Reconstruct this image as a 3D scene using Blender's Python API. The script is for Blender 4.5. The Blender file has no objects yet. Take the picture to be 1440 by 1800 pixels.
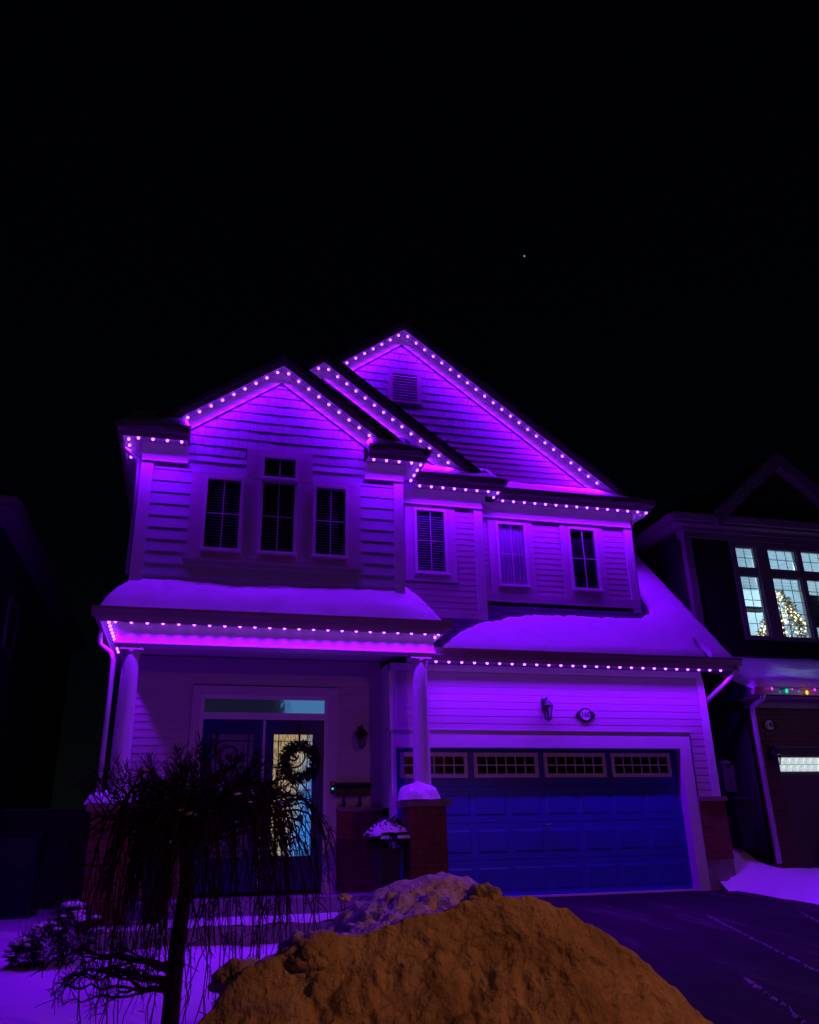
import bpy, math, random
from mathutils import Vector, Matrix, noise
random.seed(7)
sc = bpy.context.scene
COL = sc.collection
R = math.radians

# ------------------------------------------------------------------ camera, sky, light, exposure
cam_d = bpy.data.cameras.new('camera'); cam = bpy.data.objects.new('camera', cam_d); COL.objects.link(cam)
FW = Vector((0.24027366, 0.89515098, 0.3754641)); RT = Vector((0.96787424, -0.25044492, -0.02228887)); UP = Vector((-0.07408117, -0.36875746, 0.92656889))
cam.matrix_world = Matrix(((RT.x, UP.x, -FW.x, -3.052), (RT.y, UP.y, -FW.y, -12.686), (RT.z, UP.z, -FW.z, 0.812), (0, 0, 0, 1)))
cam_d.sensor_fit = 'HORIZONTAL'; cam_d.sensor_width = 36; cam_d.lens = 36 * 1433.126 / 1440
cam_d.clip_start = .05; cam_d.clip_end = 3000
sc.camera = cam
w = bpy.data.worlds.new('World'); sc.world = w; w.use_nodes = True
wn = w.node_tree.nodes; wn.clear()
sky = wn.new('ShaderNodeTexSky'); sky.sky_type = 'NISHITA'; sky.sun_disc = False
SUN_EL, SUN_AZ = 55, 200
sky.sun_elevation = R(SUN_EL); sky.sun_rotation = R(SUN_AZ); sky.ozone_density = 8; sky.dust_density = 0
bg = wn.new('ShaderNodeBackground'); bg.inputs[1].default_value = 0.00030
wo = wn.new('ShaderNodeOutputWorld')
w.node_tree.links.new(sky.outputs[0], bg.inputs[0]); w.node_tree.links.new(bg.outputs[0], wo.inputs[0])
sun_d = bpy.data.lights.new('moon', 'SUN'); sun_d.energy = .004; sun_d.angle = R(.5); sun_d.color = (.5, .6, 1)
sun = bpy.data.objects.new('moon', sun_d); COL.objects.link(sun)
sun.rotation_euler = (R(90 - SUN_EL), 0, R(180 - SUN_AZ))
sc.view_settings.view_transform = 'Standard'; sc.view_settings.look = 'None'
sc.view_settings.exposure = 0; sc.view_settings.gamma = 1; sc.view_settings.use_curve_mapping = False
sc.cycles.use_denoising = True; sc.cycles.use_adaptive_sampling = True; sc.cycles.adaptive_threshold = .03
sc.cycles.max_bounces = 6; sc.cycles.diffuse_bounces = 4; sc.cycles.sample_clamp_indirect = 3
sc.cycles.caustics_reflective = False; sc.cycles.caustics_refractive = False

LED_RGB = (.19, .0006, 1.0)        # colour of the light the house's bulbs give off
LED_W = 23.0                       # one power for every bulb

# ------------------------------------------------------------------ materials
MATS = {}
def mat(name, col, rough=.6, var=.15, scale=6, bump=0., bscale=60, stretch=(1, 1, 1), metal=0, spec=.4, obj_var=0.):
    if name in MATS: return MATS[name]
    m = bpy.data.materials.new(name); m.use_nodes = True; n = m.node_tree.nodes; L = m.node_tree.links
    p = n['Principled BSDF']; p.inputs['Roughness'].default_value = rough; p.inputs['Metallic'].default_value = metal
    p.inputs['Specular IOR Level'].default_value = spec
    tc = n.new('ShaderNodeTexCoord'); mp = n.new('ShaderNodeMapping'); mp.inputs['Scale'].default_value = stretch
    L.new(tc.outputs['Object'], mp.inputs[0])
    tx = n.new('ShaderNodeTexNoise'); tx.inputs['Scale'].default_value = scale; tx.inputs['Detail'].default_value = 6
    L.new(mp.outputs[0], tx.inputs['Vector'])
    rp = n.new('ShaderNodeValToRGB'); rp.color_ramp.elements[0].position = .3; rp.color_ramp.elements[1].position = .7
    a, b = 1 - var, 1 + var * .6
    rp.color_ramp.elements[0].color = (col[0] * a, col[1] * a, col[2] * a, 1); rp.color_ramp.elements[1].color = (col[0] * b, col[1] * b, col[2] * b, 1)
    L.new(tx.outputs[0], rp.inputs[0]); out = rp.outputs[0]
    if obj_var:
        oi = n.new('ShaderNodeObjectInfo'); hs = n.new('ShaderNodeHueSaturation'); mr = n.new('ShaderNodeMapRange')
        mr.inputs['To Min'].default_value = 1 - obj_var; mr.inputs['To Max'].default_value = 1 + obj_var
        L.new(oi.outputs['Random'], mr.inputs[0]); L.new(mr.outputs[0], hs.inputs['Value']); L.new(out, hs.inputs['Color']); out = hs.outputs[0]
    L.new(out, p.inputs['Base Color'])
    if bump:
        t2 = n.new('ShaderNodeTexNoise'); t2.inputs['Scale'].default_value = bscale; t2.inputs['Detail'].default_value = 5
        L.new(mp.outputs[0], t2.inputs['Vector'])
        bp = n.new('ShaderNodeBump'); bp.inputs['Strength'].default_value = bump; bp.inputs['Distance'].default_value = .02
        L.new(t2.outputs[0], bp.inputs['Height']); L.new(bp.outputs[0], p.inputs['Normal'])
    MATS[name] = m; return m
def emis(name, col, strength):
    if name in MATS: return MATS[name]
    m = bpy.data.materials.new(name); m.use_nodes = True; n = m.node_tree.nodes; n.clear()
    e = n.new('ShaderNodeEmission'); e.inputs[0].default_value = (*col, 1); e.inputs[1].default_value = strength
    o = n.new('ShaderNodeOutputMaterial'); m.node_tree.links.new(e.outputs[0], o.inputs[0])
    m.cycles.emission_sampling = 'NONE'
    MATS[name] = m; return m
def brickmat(name, c1, c2, mortar):
    m = bpy.data.materials.new(name); m.use_nodes = True; n = m.node_tree.nodes; L = m.node_tree.links
    p = n['Principled BSDF']; p.inputs['Roughness'].default_value = .85; p.inputs['Specular IOR Level'].default_value = .2
    g = n.new('ShaderNodeNewGeometry'); sx = n.new('ShaderNodeSeparateXYZ'); L.new(g.outputs['Position'], sx.inputs[0])
    ad = n.new('ShaderNodeMath'); L.new(sx.outputs[0], ad.inputs[0]); L.new(sx.outputs[1], ad.inputs[1])
    cb = n.new('ShaderNodeCombineXYZ'); L.new(ad.outputs[0], cb.inputs[0]); L.new(sx.outputs[2], cb.inputs[1])
    b = n.new('ShaderNodeTexBrick'); b.inputs['Scale'].default_value = 1; b.inputs['Brick Width'].default_value = .225; b.inputs['Row Height'].default_value = .075
    b.inputs['Mortar Size'].default_value = .006; b.inputs['Color1'].default_value = (*c1, 1); b.inputs['Color2'].default_value = (*c2, 1); b.inputs['Mortar'].default_value = (*mortar, 1)
    L.new(cb.outputs[0], b.inputs['Vector']); nz = n.new('ShaderNodeTexNoise'); nz.inputs['Scale'].default_value = 9
    mx = n.new('ShaderNodeMixRGB'); mx.blend_type = 'MULTIPLY'; mx.inputs[0].default_value = .5
    L.new(b.outputs[0], mx.inputs[1]); L.new(nz.outputs[0], mx.inputs[2]); L.new(mx.outputs[0], p.inputs['Base Color'])
    bp = n.new('ShaderNodeBump'); bp.inputs['Strength'].default_value = .6; bp.inputs['Distance'].default_value = .006; bp.invert = True
    L.new(b.outputs['Fac'], bp.inputs['Height']); L.new(bp.outputs[0], p.inputs['Normal'])
    MATS[name] = m; return m
def shinglemat(name, c):
    m = brickmat(name, c, tuple(x * .6 for x in c), tuple(x * .3 for x in c))
    b = [x for x in m.node_tree.nodes if x.type == 'TEX_BRICK'][0]; b.inputs['Brick Width'].default_value = .2; b.inputs['Row Height'].default_value = .1
    return m
def glassmat(name, tint=(.02, .02, .03), fac=.12):
    m = bpy.data.materials.new(name); m.use_nodes = True; n = m.node_tree.nodes; L = m.node_tree.links; n.clear()
    t = n.new('ShaderNodeBsdfTransparent'); t.inputs[0].default_value = (.85, .87, .9, 1)
    g = n.new('ShaderNodeBsdfGlossy'); g.inputs['Roughness'].default_value = .04; g.inputs[0].default_value = (.9, .9, .95, 1)
    lw = n.new('ShaderNodeLayerWeight'); lw.inputs[0].default_value = .5; pw = n.new('ShaderNodeMath'); pw.operation = 'POWER'; pw.inputs[1].default_value = 5; L.new(lw.outputs['Facing'], pw.inputs[0])
    fr = n.new('ShaderNodeMath'); fr.operation = 'MULTIPLY_ADD'; fr.inputs[1].default_value = .6; fr.inputs[2].default_value = .025; L.new(pw.outputs[0], fr.inputs[0])
    mx = n.new('ShaderNodeMixShader'); o = n.new('ShaderNodeOutputMaterial')
    L.new(fr.outputs[0], mx.inputs[0]); L.new(t.outputs[0], mx.inputs[1]); L.new(g.outputs[0], mx.inputs[2]); L.new(mx.outputs[0], o.inputs[0])
    MATS[name] = m; return m

SID_A = mat('siding_grey_blue', (.55, .55, .66), .55, .10, 3, .15, 40, (1, 1, 12), obj_var=.05)
SHAKE = mat('shake_grey_blue', (.50, .50, .60), .6, .14, 10, .5, 30, (14, 1, 1))
SID_B = mat('siding_beige', (.53, .48, .48), .5, .08, 3, .12, 40, (1, 1, 12), obj_var=.03)
TRIM = mat('trim_taupe', (.60, .52, .56), .55, .08, 4, .08, 50)
TRIMW = mat('trim_white', (.72, .70, .72), .45, .06, 5, .05, 50)
FASC = mat('fascia_brown', (.58, .44, .46), .5, .12, 4)
GUTT = mat('gutter_taupe', (.40, .30, .32), .4, .1, 5)
SOFF = mat('soffit_panel', (.62, .54, .60), .4, .08, 6)
BACK = mat('sheathing', (.05, .05, .06), .9)
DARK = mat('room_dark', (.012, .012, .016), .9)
SHING = shinglemat('shingle_dark', (.07, .07, .10))
BRICK = brickmat('brick_red', (.32, .10, .08), (.24, .07, .06), (.26, .18, .17))
BRICKN = brickmat('brick_neighbour', (.22, .12, .10), (.17, .09, .08), (.22, .19, .18))
STONE = mat('stone_cap', (.30, .22, .22), .8, .25, 9, .4, 40)
CONC = mat('concrete', (.30, .28, .29), .85, .2, 7, .3, 60)
BLUE = mat('door_blue_paint', (.03, .045, .46), .4, .16, 2.2, .06, 60, (1, 1, .35))
DBLUE = mat('front_door_navy', (.014, .022, .15), .35, .1, 5)
BLACK = mat('black_metal', (.012, .012, .014), .45, .2, 8)
GLASS = glassmat('window_glass')
BLIND = mat('blind_slat', (.65, .65, .70), .6, .1, 5)
CURT = mat('curtain', (.75, .72, .76), .8, .2, 3, .3, 8, (18, 18, .4))
SNOW = mat('snow', (.80, .80, .83), .7, .05, 3, .35, 25)
ASPH = mat('asphalt', (.045, .045, .05), .95, .45, 1.2, .5, 90, spec=.08)
BARK = mat('bark', (.028, .019, .016), .9, .3, 14, .6, 40)
PLANT = mat('evergreen_needle', (.025, .05, .025), .8, .3, 9)
POT = mat('planter_charcoal', (.02, .02, .025), .5, .2, 6)
BULB = emis('bulb_lens', (.33, .062, 1.), 8.5)

# ------------------------------------------------------------------ mesh helpers
ORG = {}
class MB:
    def __init__(s): s.v = []; s.f = []
    def quad(s, pts): b = len(s.v); s.v += [tuple(p) for p in pts]; s.f.append(tuple(range(b, b + len(pts))))
    def hexa(s, p):  # 8 points: bottom 4 ccw, top 4 ccw
        b = len(s.v); s.v += [tuple(q) for q in p]
        for f in ((3, 2, 1, 0), (4, 5, 6, 7), (0, 1, 5, 4), (1, 2, 6, 5), (2, 3, 7, 6), (3, 0, 4, 7)): s.f.append(tuple(b + i for i in f))
        return s
    def box(s, x0, x1, y0, y1, z0, z1):
        return s.hexa([(x0, y0, z0), (x1, y0, z0), (x1, y1, z0), (x0, y1, z0), (x0, y0, z1), (x1, y0, z1), (x1, y1, z1), (x0, y1, z1)])
    def prism(s, poly, y0, y1):  # polygon in XZ (ccw seen from -Y) extruded along Y
        b = len(s.v); n = len(poly)
        s.v += [(x, y0, z) for x, z in poly] + [(x, y1, z) for x, z in poly]
        s.f.append(tuple(range(b, b + n))); s.f.append(tuple(range(b + 2 * n - 1, b + n - 1, -1)))
        for i in range(n): j = (i + 1) % n; s.f.append((b + j, b + i, b + n + i, b + n + j))
        return s
    def prismx(s, poly, x0, x1):  # polygon in YZ extruded along X
        b = len(s.v); n = len(poly)
        s.v += [(x0, y, z) for y, z in poly] + [(x1, y, z) for y, z in poly]
        s.f.append(tuple(range(b + n - 1, b - 1, -1))); s.f.append(tuple(range(b + n, b + 2 * n)))
        for i in range(n): j = (i + 1) % n; s.f.append((b + i, b + j, b + n + j, b + n + i))
        return s
    def tube(s, path, rad, n=6, cap=True):
        P = [Vector(p) for p in path]; b0 = len(s.v); k = len(P)
        if not hasattr(rad, '__len__'): rad = [rad] * k
        ref = None
        for i, p in enumerate(P):
            t = (P[min(i + 1, k - 1)] - P[max(i - 1, 0)])
            if t.length < 1e-9: t = Vector((0, 0, 1))
            t.normalize()
            if ref is None: ref = t.orthogonal().normalized()
            u = ref - t * ref.dot(t)
            u = u.normalized() if u.length > 1e-6 else t.orthogonal().normalized()
            ref = u; q = t.cross(u)
            for j in range(n):
                a = 2 * math.pi * j / n; s.v.append(tuple(p + (u * math.cos(a) + q * math.sin(a)) * rad[i]))
        for i in range(k - 1):
            for j in range(n):
                a = b0 + i * n + j; c = b0 + i * n + (j + 1) % n; s.f.append((a, c, c + n, a + n))
        if cap: s.f.append(tuple(b0 + j for j in range(n - 1, -1, -1))); s.f.append(tuple(b0 + (k - 1) * n + j for j in range(n)))
        return s
    def lathe(s, cx, cy, prof, n=24, a0=0):
        b = len(s.v); k = len(prof)
        for r, z in prof:
            for j in range(n): a = a0 + 2 * math.pi * j / n; s.v.append((cx + r * math.cos(a), cy + r * math.sin(a), z))
        for i in range(k - 1):
            for j in range(n): a = b + i * n + j; c = b + i * n + (j + 1) % n; s.f.append((a, c, c + n, a + n))
        s.f.append(tuple(b + j for j in range(n - 1, -1, -1))); s.f.append(tuple(b + (k - 1) * n + j for j in range(n)))
        return s
    def build(s, name, m, parent=None, smooth=False, origin=None):
        if not s.v: return None
        xs = [p[0] for p in s.v]; ys = [p[1] for p in s.v]; zs = [p[2] for p in s.v]
        o = Vector(origin) if origin else Vector(((min(xs) + max(xs)) / 2, (min(ys) + max(ys)) / 2, min(zs)))
        me = bpy.data.meshes.new(name); me.from_pydata([(p[0] - o.x, p[1] - o.y, p[2] - o.z) for p in s.v], [], s.f); me.update()
        if smooth: me.polygons.foreach_set('use_smooth', [True] * len(me.polygons))
        me.materials.append(m); ob = bpy.data.objects.new(name, me); COL.objects.link(ob)
        ORG[ob.name] = o
        if parent is not None: ob.parent = parent; ob.location = o - ORG[parent.name]
        else: ob.location = o
        return ob
def empty(name, loc, label, cat, group=None):
    o = bpy.data.objects.new(name, None); COL.objects.link(o); o.location = loc; ORG[o.name] = Vector(loc); o.empty_display_size = .2
    return tag(o, label, cat, group)
def tag(o, label=None, cat=None, group=None, kind=None):
    if label: o['label'] = label
    if cat: o['category'] = cat
    if group: o['group'] = group
    if kind: o['kind'] = kind
    return o
def bx(name, m, parent, *a): return MB().box(*a).build(name, m, parent)
def fbm(x, y, z=0, o=4): return noise.fractal(Vector((x, y, z)), 1.0, 2.0, o)
def interp(t, x):
    if x <= t[0][0]: return t[0][1]
    for (a, b), (c, d) in zip(t, t[1:]):
        if x <= c: return b + (d - b) * (x - a) / (c - a)
    return t[-1][1]
def sstep(a, b, x): t = max(0, min(1, (x - a) / (b - a))); return t * t * (3 - 2 * t)

# ------------------------------------------------------------------ ground
def gz(x, y):                     # finished ground level
    z = -.062 * max(0, -y - .3)
    return z
def sheet(name, m, x0, x1, y0, y1, nx, ny, f, kind='structure'):
    b = MB()
    for j in range(ny + 1):
        for i in range(nx + 1):
            x = x0 + (x1 - x0) * i / nx; y = y0 + (y1 - y0) * j / ny; b.v.append((x, y, f(x, y)))
    for j in range(ny):
        for i in range(nx): a = j * (nx + 1) + i; b.f.append((a, a + 1, a + nx + 2, a + nx + 1))
    return tag(b.build(name, m, None, True), kind=kind)
sheet('ground', mat('frozen_ground', (.10, .09, .085), .9, .3, .6, .4, 20), -300, 300, -300, 300, 60, 60, lambda x, y: (-.062 * min(14, max(0, -y - .3))) - .75)
DRV = bpy.data.materials.new('salted_asphalt'); DRV.use_nodes = True
def drv():
    n = DRV.node_tree.nodes; L = DRV.node_tree.links; p = n['Principled BSDF']; p.inputs['Roughness'].default_value = .9; p.inputs['Specular IOR Level'].default_value = .1
    tc = n.new('ShaderNodeTexCoord'); mp = n.new('ShaderNodeMapping'); mp.inputs['Rotation'].default_value = (0, 0, R(-17)); mp.inputs['Scale'].default_value = (2.2, .35, 1); L.new(tc.outputs['Object'], mp.inputs[0])
    a = n.new('ShaderNodeTexNoise'); a.inputs['Scale'].default_value = 1.6; a.inputs['Detail'].default_value = 8; a.inputs['Roughness'].default_value = .65; L.new(mp.outputs[0], a.inputs['Vector'])
    b_ = n.new('ShaderNodeTexNoise'); b_.inputs['Scale'].default_value = 45; b_.inputs['Detail'].default_value = 4; L.new(tc.outputs['Object'], b_.inputs['Vector'])
    cr = n.new('ShaderNodeValToRGB'); e = cr.color_ramp.elements; e[0].position = .42; e[0].color = (.032, .032, .036, 1); e[1].position = .75; e[1].color = (.15, .15, .16, 1); q = e.new(.58); q.color = (.05, .05, .054, 1); L.new(a.outputs[0], cr.inputs[0])
    mx = n.new('ShaderNodeMixRGB'); mx.blend_type = 'MULTIPLY'; mx.inputs[0].default_value = .6; L.new(cr.outputs[0], mx.inputs[1]); L.new(b_.outputs[0], mx.inputs[2]); mx.use_clamp = False
    L.new(mx.outputs[0], p.inputs['Base Color']); bp = n.new('ShaderNodeBump'); bp.inputs['Strength'].default_value = .5; bp.inputs['Distance'].default_value = .01; L.new(b_.outputs[0], bp.inputs['Height']); L.new(bp.outputs[0], p.inputs['Normal'])
drv()
sheet('driveway', DRV, -.45, 5.62, -9.2, .2, 60, 44, lambda x, y: gz(x, y) + .004 * fbm(x * 1.5, y * 1.5))
sheet('road', ASPH, -60, 60, -24, -9.2, 20, 10, lambda x, y: -.62 - .004 * abs(y + 16))
def lawn_z(x, y):
    z = -.30 - .05 * max(0, -y - 1.5) + .05 * fbm(x * .5, y * .5) + .022 * fbm(x * 3, y * 3) + .010 * fbm(x * 9, y * 9)
    z += .12 * sstep(-2.2, -.3, y) * sstep(-4.2, -5.2, x) - .10 * sstep(-1.2, -.3, x)
    return z
tag(sheet('snow_lawn', SNOW, -30, -.15, -9.1, 22, 160, 120, lawn_z), 'smooth purple-lit snow covering the front lawn')
def side_z(x, y):                 # snow right of the driveway, rising into the gap between the houses
    e = 5.40 + .10 * fbm(y * .9, 3) + .03 * fbm(y * 5, 1)
    h = .05 * sstep(e, e + .06, x) + .25 * sstep(e, e + .9, x) * sstep(-7, -.5, y) + .85 * sstep(6.55, 5.65, x) * sstep(-.5, .6, y)
    return gz(x, y) - .03 + h + .03 * fbm(x * 1.5, y * 1.5) * sstep(e, e + .4, x)
sheet('snow_bank_ground', SNOW, 5.25, 13, -9.1, 22, 110, 200, side_z)

# ------------------------------------------------------------------ the house
house = empty('house', (.4, 0, 0), 'two-storey house outlined in purple lights with three stepped gables', 'house')
ZS = 6.63

def planks(wall, m, Y, z0, z1, h, xr, holes=(), name='plank', face=.02):
    z = z0; 
    while z < z1 - .015:
        zt = min(z + h, z1); mid = (z + zt) / 2
        (xa, xb) = xr(z); (xc, xd) = xr(zt)
        segs = [(xa, xb, xc, xd)]
        for (h0, h1, g0, g1) in holes:
            if g0 - .01 < mid < g1 + .01:
                ns = []
                for (a, b, c, d) in segs:
                    if h1 <= min(a, c) or h0 >= max(b, d): ns.append((a, b, c, d)); continue
                    if h0 > min(a, c) + .02: ns.append((a, h0, c, h0))
                    if h1 < max(b, d) - .02: ns.append((h1, b, h1, d))
                segs = ns
        for (a, b, c, d) in segs:
            if b - a < .03: continue
            if d < c: c = d = (c + d) / 2
            f = face
            MB().hexa([(a, Y - f, z), (b, Y - f, z), (b, Y + .02, z), (a, Y + .02, z), (c, Y - .003, zt + .002), (d, Y - .003, zt + .002), (d, Y + .02, zt + .002), (c, Y + .02, zt + .002)]).build(name, m, wall)
        z = zt
def shakes(wall, Y, z0, z1, h, cx, za, m, holes=(), xmin=-99, xmax=99):
    z = z0; row = 0
    line = lambda x: za - m * abs(x - cx)
    while z < z1:
        zt = z + h; half = (za - z) / m
        if half < .05: break
        b = MB(); x = max(xmin, cx - half) ; xe = min(xmax, cx + half); rr = random.Random(row * 31 + int(Y * 100))
        while x < xe - .01:
            wd = rr.choice((.10, .13, .16, .2)); x2 = min(x + wd, xe)
            if xe - x2 < .04: x2 = xe
            mid = (x + x2) / 2; cut = False
            for (h0, h1, g0, g1) in holes:
                if h0 < mid < h1 and g0 < z + h / 2 < g1: cut = True
            if cut and b.v: b.build('shake_course', SHAKE, wall); b = MB()
            if not cut:
                zl = max(z + .002, min(zt, line(x))); zr = max(z + .002, min(zt, line(x2))); g = .0025; pr_ = rr.uniform(.012, .017); dz = rr.uniform(-.005, .003)
                b.hexa([(x + g, Y - pr_, z + dz), (x2 - g, Y - pr_, z + dz), (x2 - g, Y + .02, z + dz), (x + g, Y + .02, z + dz), (x + g, Y - .004, zl), (x2 - g, Y - .004, zr), (x2 - g, Y + .02, zr), (x + g, Y + .02, zl)])
            x = x2
        b.build('shake_course', SHAKE, wall)
        z = zt; row += 1

def window(parent, Y, x0, x1, z0, z1, bars_v=(.5,), bars_h=(.5,), frame=.05, fm=None, blind='slat', depth=.03, name='window', muntin=.012, glass=None, back=True, bar_m=None):
    """frame proud of the wall at Y; panes, muntins, blind and a black sheet standing for the unlit room"""
    fm = fm or TRIMW; b = MB(); f0 = Y - depth
    b.box(x0, x0 + frame, f0, Y + .05, z0, z1); b.box(x1 - frame, x1, f0, Y + .05, z0, z1)
    b.box(x0 + frame, x1 - frame, f0, Y + .05, z0, z0 + frame); b.box(x0 + frame, x1 - frame, f0, Y + .05, z1 - frame, z1)
    wdw = b.build(name, fm, parent)
    bx('sill', fm, wdw, x0 - .02, x1 + .02, f0 - .025, f0, z0 - .01, z0 + .02)
    gx0, gx1, gz0, gz1 = x0 + frame, x1 - frame, z0 + frame, z1 - frame
    xs = [gx0] + [gx0 + (gx1 - gx0) * t for t in bars_v] + [gx1]; zs = [gz0] + [gz0 + (gz1 - gz0) * t for t in bars_h] + [gz1]
    for i in range(len(xs) - 1):
        for j in range(len(zs) - 1): bx('pane', glass or GLASS, wdw, xs[i], xs[i + 1], Y - .008, Y - .004, zs[j], zs[j + 1])
    for x in xs[1:-1]: bx('muntin', bar_m or fm, wdw, x - muntin / 2, x + muntin / 2, Y - .018, Y - .009, gz0, gz1)
    for z in zs[1:-1]:
        for i in range(len(xs) - 1): bx('muntin', bar_m or fm, wdw, xs[i] + muntin / 2, xs[i + 1] - muntin / 2, Y - .017, Y - .009, z - muntin / 2, z + muntin / 2)
    if blind == 'slat':
        b = MB(); z = gz0 + .02
        while z < gz1 - .02:
            b.hexa([(gx0 + .01, Y + .012, z), (gx1 - .01, Y + .012, z), (gx1 - .01, Y + .034, z + .014), (gx0 + .01, Y + .034, z + .014), (gx0 + .01, Y + .012, z + .003), (gx1 - .01, Y + .012, z + .003), (gx1 - .01, Y + .034, z + .017), (gx0 + .01, Y + .034, z + .017)]); z += .045
        tag(b.build('blind', BLIND, wdw), kind='stuff')
    elif blind == 'curtain':
        b = MB(); n = 40
        for i in range(n + 1):
            x = gx0 + (gx1 - gx0) * i / n; y = Y + .03 + .012 * math.sin(i * 1.3); b.v += [(x, y, gz0), (x, y, gz1)]
        for i in range(n): b.f.append((2 * i, 2 * i + 2, 2 * i + 3, 2 * i + 1))
        b.build('curtain', CURT, wdw, True)
    if back: bx('room_shade_sheet', DARK, wdw, gx0, gx1, Y + .062, Y + .068, gz0, gz1)  # near-black sheet just behind the panes, painted shade of the unlit room
    return wdw

def gutter(name, path_kind, a0, a1, yf, zb, zt, parent, sign=-1):
    """K-style gutter; path_kind 'x' runs along X with its front at Y=yf, 'y' runs along Y with its front at X=yf"""
    d = .115; prof = [(0, zt), (0, zb), (d * .62, zb), (d * .70, zb + .03), (d * .95, zt - .035), (d * .95, zt - .012), (d, zt - .012), (d, zt), (d - .012, zt), (d - .012, zt - .02), (.012, zt - .02)]
    b = MB()
    if path_kind == 'x':
        b.prismx([(yf + d - p, z) for p, z in prof], a0, a1)
    else:
        pr_ = [(yf - sign * (d - p), z) for p, z in prof]
        b.prism(pr_, a0, a1)
    return b.build(name, GUTT, parent)

# --- walls -----------------------------------------------------------
Y1, Y2, Y3, YG, YD = -.72, .15, .5, -.15, .45
XL, X1R, X2R, X3R, XGR = -4.06, .03, 1.71, 4.87, 5.5
def wall_part(name, x0, x1, Y, z0, z1): return bx('wall', BACK, house, x0, x1, Y + .075, Y + .2, z0, z1)
# front-left bay, triple window
w1 = bx('wall', BACK, house, XL + .005, X1R - .005, Y1 + .075, Y1 + .2, 4.2, 6.64)
win_hole = [(-3.32, -2.5, 4.86, 6.23), (-2.5, -1.45, 4.86, 6.71), (-1.45, -.66, 4.86, 6.23)]
planks(w1, SID_A, Y1, 4.14, 6.545, .19, lambda z: (XL + .16, X1R - .14), win_hole, face=.016)
bx('corner_board', TRIMW, w1, XL - .02, XL + .16, Y1 - .04, Y1 + .12, 4.2, 6.62)
bx('corner_board', TRIMW, w1, X1R - .14, X1R + .02, Y1 - .04, Y1 + .12, 4.2, 6.62)
bx('window_surround', TRIM, w1, -3.32, -2.5, Y1 - .022, Y1 + .06, 4.86, 4.94); 
for a, b_, t in ((-3.32, -3.12, 6.235), (-2.52, -2.27, 6.235), (-1.68, -1.43, 6.235), (-.86, -.66, 6.235)):
    bx('window_surround', TRIM, w1, a, b_, Y1 - .0225, Y1 + .06, 4.94, t)
bx('window_surround', TRIM, w1, -3.32, -2.5, Y1 - .022, Y1 + .06, 6.172, 6.236); bx('window_surround', TRIM, w1, -1.45, -.66, Y1 - .022, Y1 + .06, 6.172, 6.236)
bx('window_surround', TRIM, w1, -2.5, -1.45, Y1 - .0235, Y1 + .06, 6.62, 6.71); bx('window_surround', TRIM, w1, -2.5, -2.27, Y1 - .024, Y1 + .06, 6.2, 6.62); bx('window_surround', TRIM, w1, -1.68, -1.45, Y1 - .024, Y1 + .06, 6.2, 6.62)
bx('window_surround', TRIM, w1, -2.5, -.66, Y1 - .0215, Y1 + .06, 4.86, 4.94)
bx('band_board', TRIM, w1, -3.36, -.62, Y1 - .05, Y1 + .02, 4.80, 4.862)
window(house, Y1 - .02, -3.12, -2.52, 4.94, 6.17)
window(house, Y1 - .02, -2.27, -1.68, 4.94, 6.19)
window(house, Y1 - .02, -2.27, -1.68, 6.19, 6.62, bars_h=())
window(house, Y1 - .02, -1.43, -.86, 4.94, 6.17)
# middle bay
w2 = bx('wall', BACK, house, X1R, X2R - .005, Y2 + .075, Y2 + .2, 3.9, 6.64)
planks(w2, SID_B, Y2, 4.28, 6.35, .105, lambda z: (X1R, X2R - .14), [(.30, 1.22, 4.93, 6.5)], face=.010)
bx('corner_board', TRIMW, w2, X2R - .14, X2R + .02, Y2 - .04, Y2 + .12, 4.2, 6.62)
bx('band_board', TRIM, w2, X1R, X2R - .14, Y2 - .035, Y2 + .02, 4.30, 4.42)
for a in ((.30, .46, 4.93, 6.36), (1.06, 1.22, 4.93, 6.36), (.46, 1.06, 4.93, 5.06), (.46, 1.06, 6.28, 6.36)): bx('window_surround', TRIM, w2, a[0], a[1], Y2 - .03, Y2 + .06, a[2], a[3])
window(house, Y2 - .02, .46, 1.06, 5.06, 6.28)
# right bay
w3 = bx('wall', BACK, house, X2R, X3R - .005, Y3 + .075, Y3 + .2, 4.3, 6.64)
holes3 = [(1.96, 2.84, 4.5, 7), (3.40, 4.28, 4.5, 7)]
planks(w3, SID_B, Y3, 4.78, 6.35, .105, lambda z: (X2R, X3R - .14), holes3, face=.010)
bx('corner_board', TRIMW, w3, X3R - .14, X3R + .02, Y3 - .04, Y3 + .12, 4.6, 6.62)
bx('band_board', TRIM, w3, X2R + .02, X3R + .02, Y3 - .045, Y3 + .02, 4.74, 4.9)
for c in (2.41, 3.845):
    for a in ((-.45, -.30), (.30, .43)): bx('window_surround', TRIM, w3, c + a[0], c + a[1], Y3 - .03, Y3 + .06, 4.9, 6.36)
    bx('window_surround', TRIM, w3, c - .30, c + .30, Y3 - .03, Y3 + .06, 4.9, 5.03); bx('window_surround', TRIM, w3, c - .30, c + .30, Y3 - .03, Y3 + .06, 6.28, 6.36)
window(house, Y3 - .02, 2.11, 2.71, 5.03, 6.28, blind='curtain')
window(house, Y3 - .02, 3.545, 4.145, 5.03, 6.28, blind=None)

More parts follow.
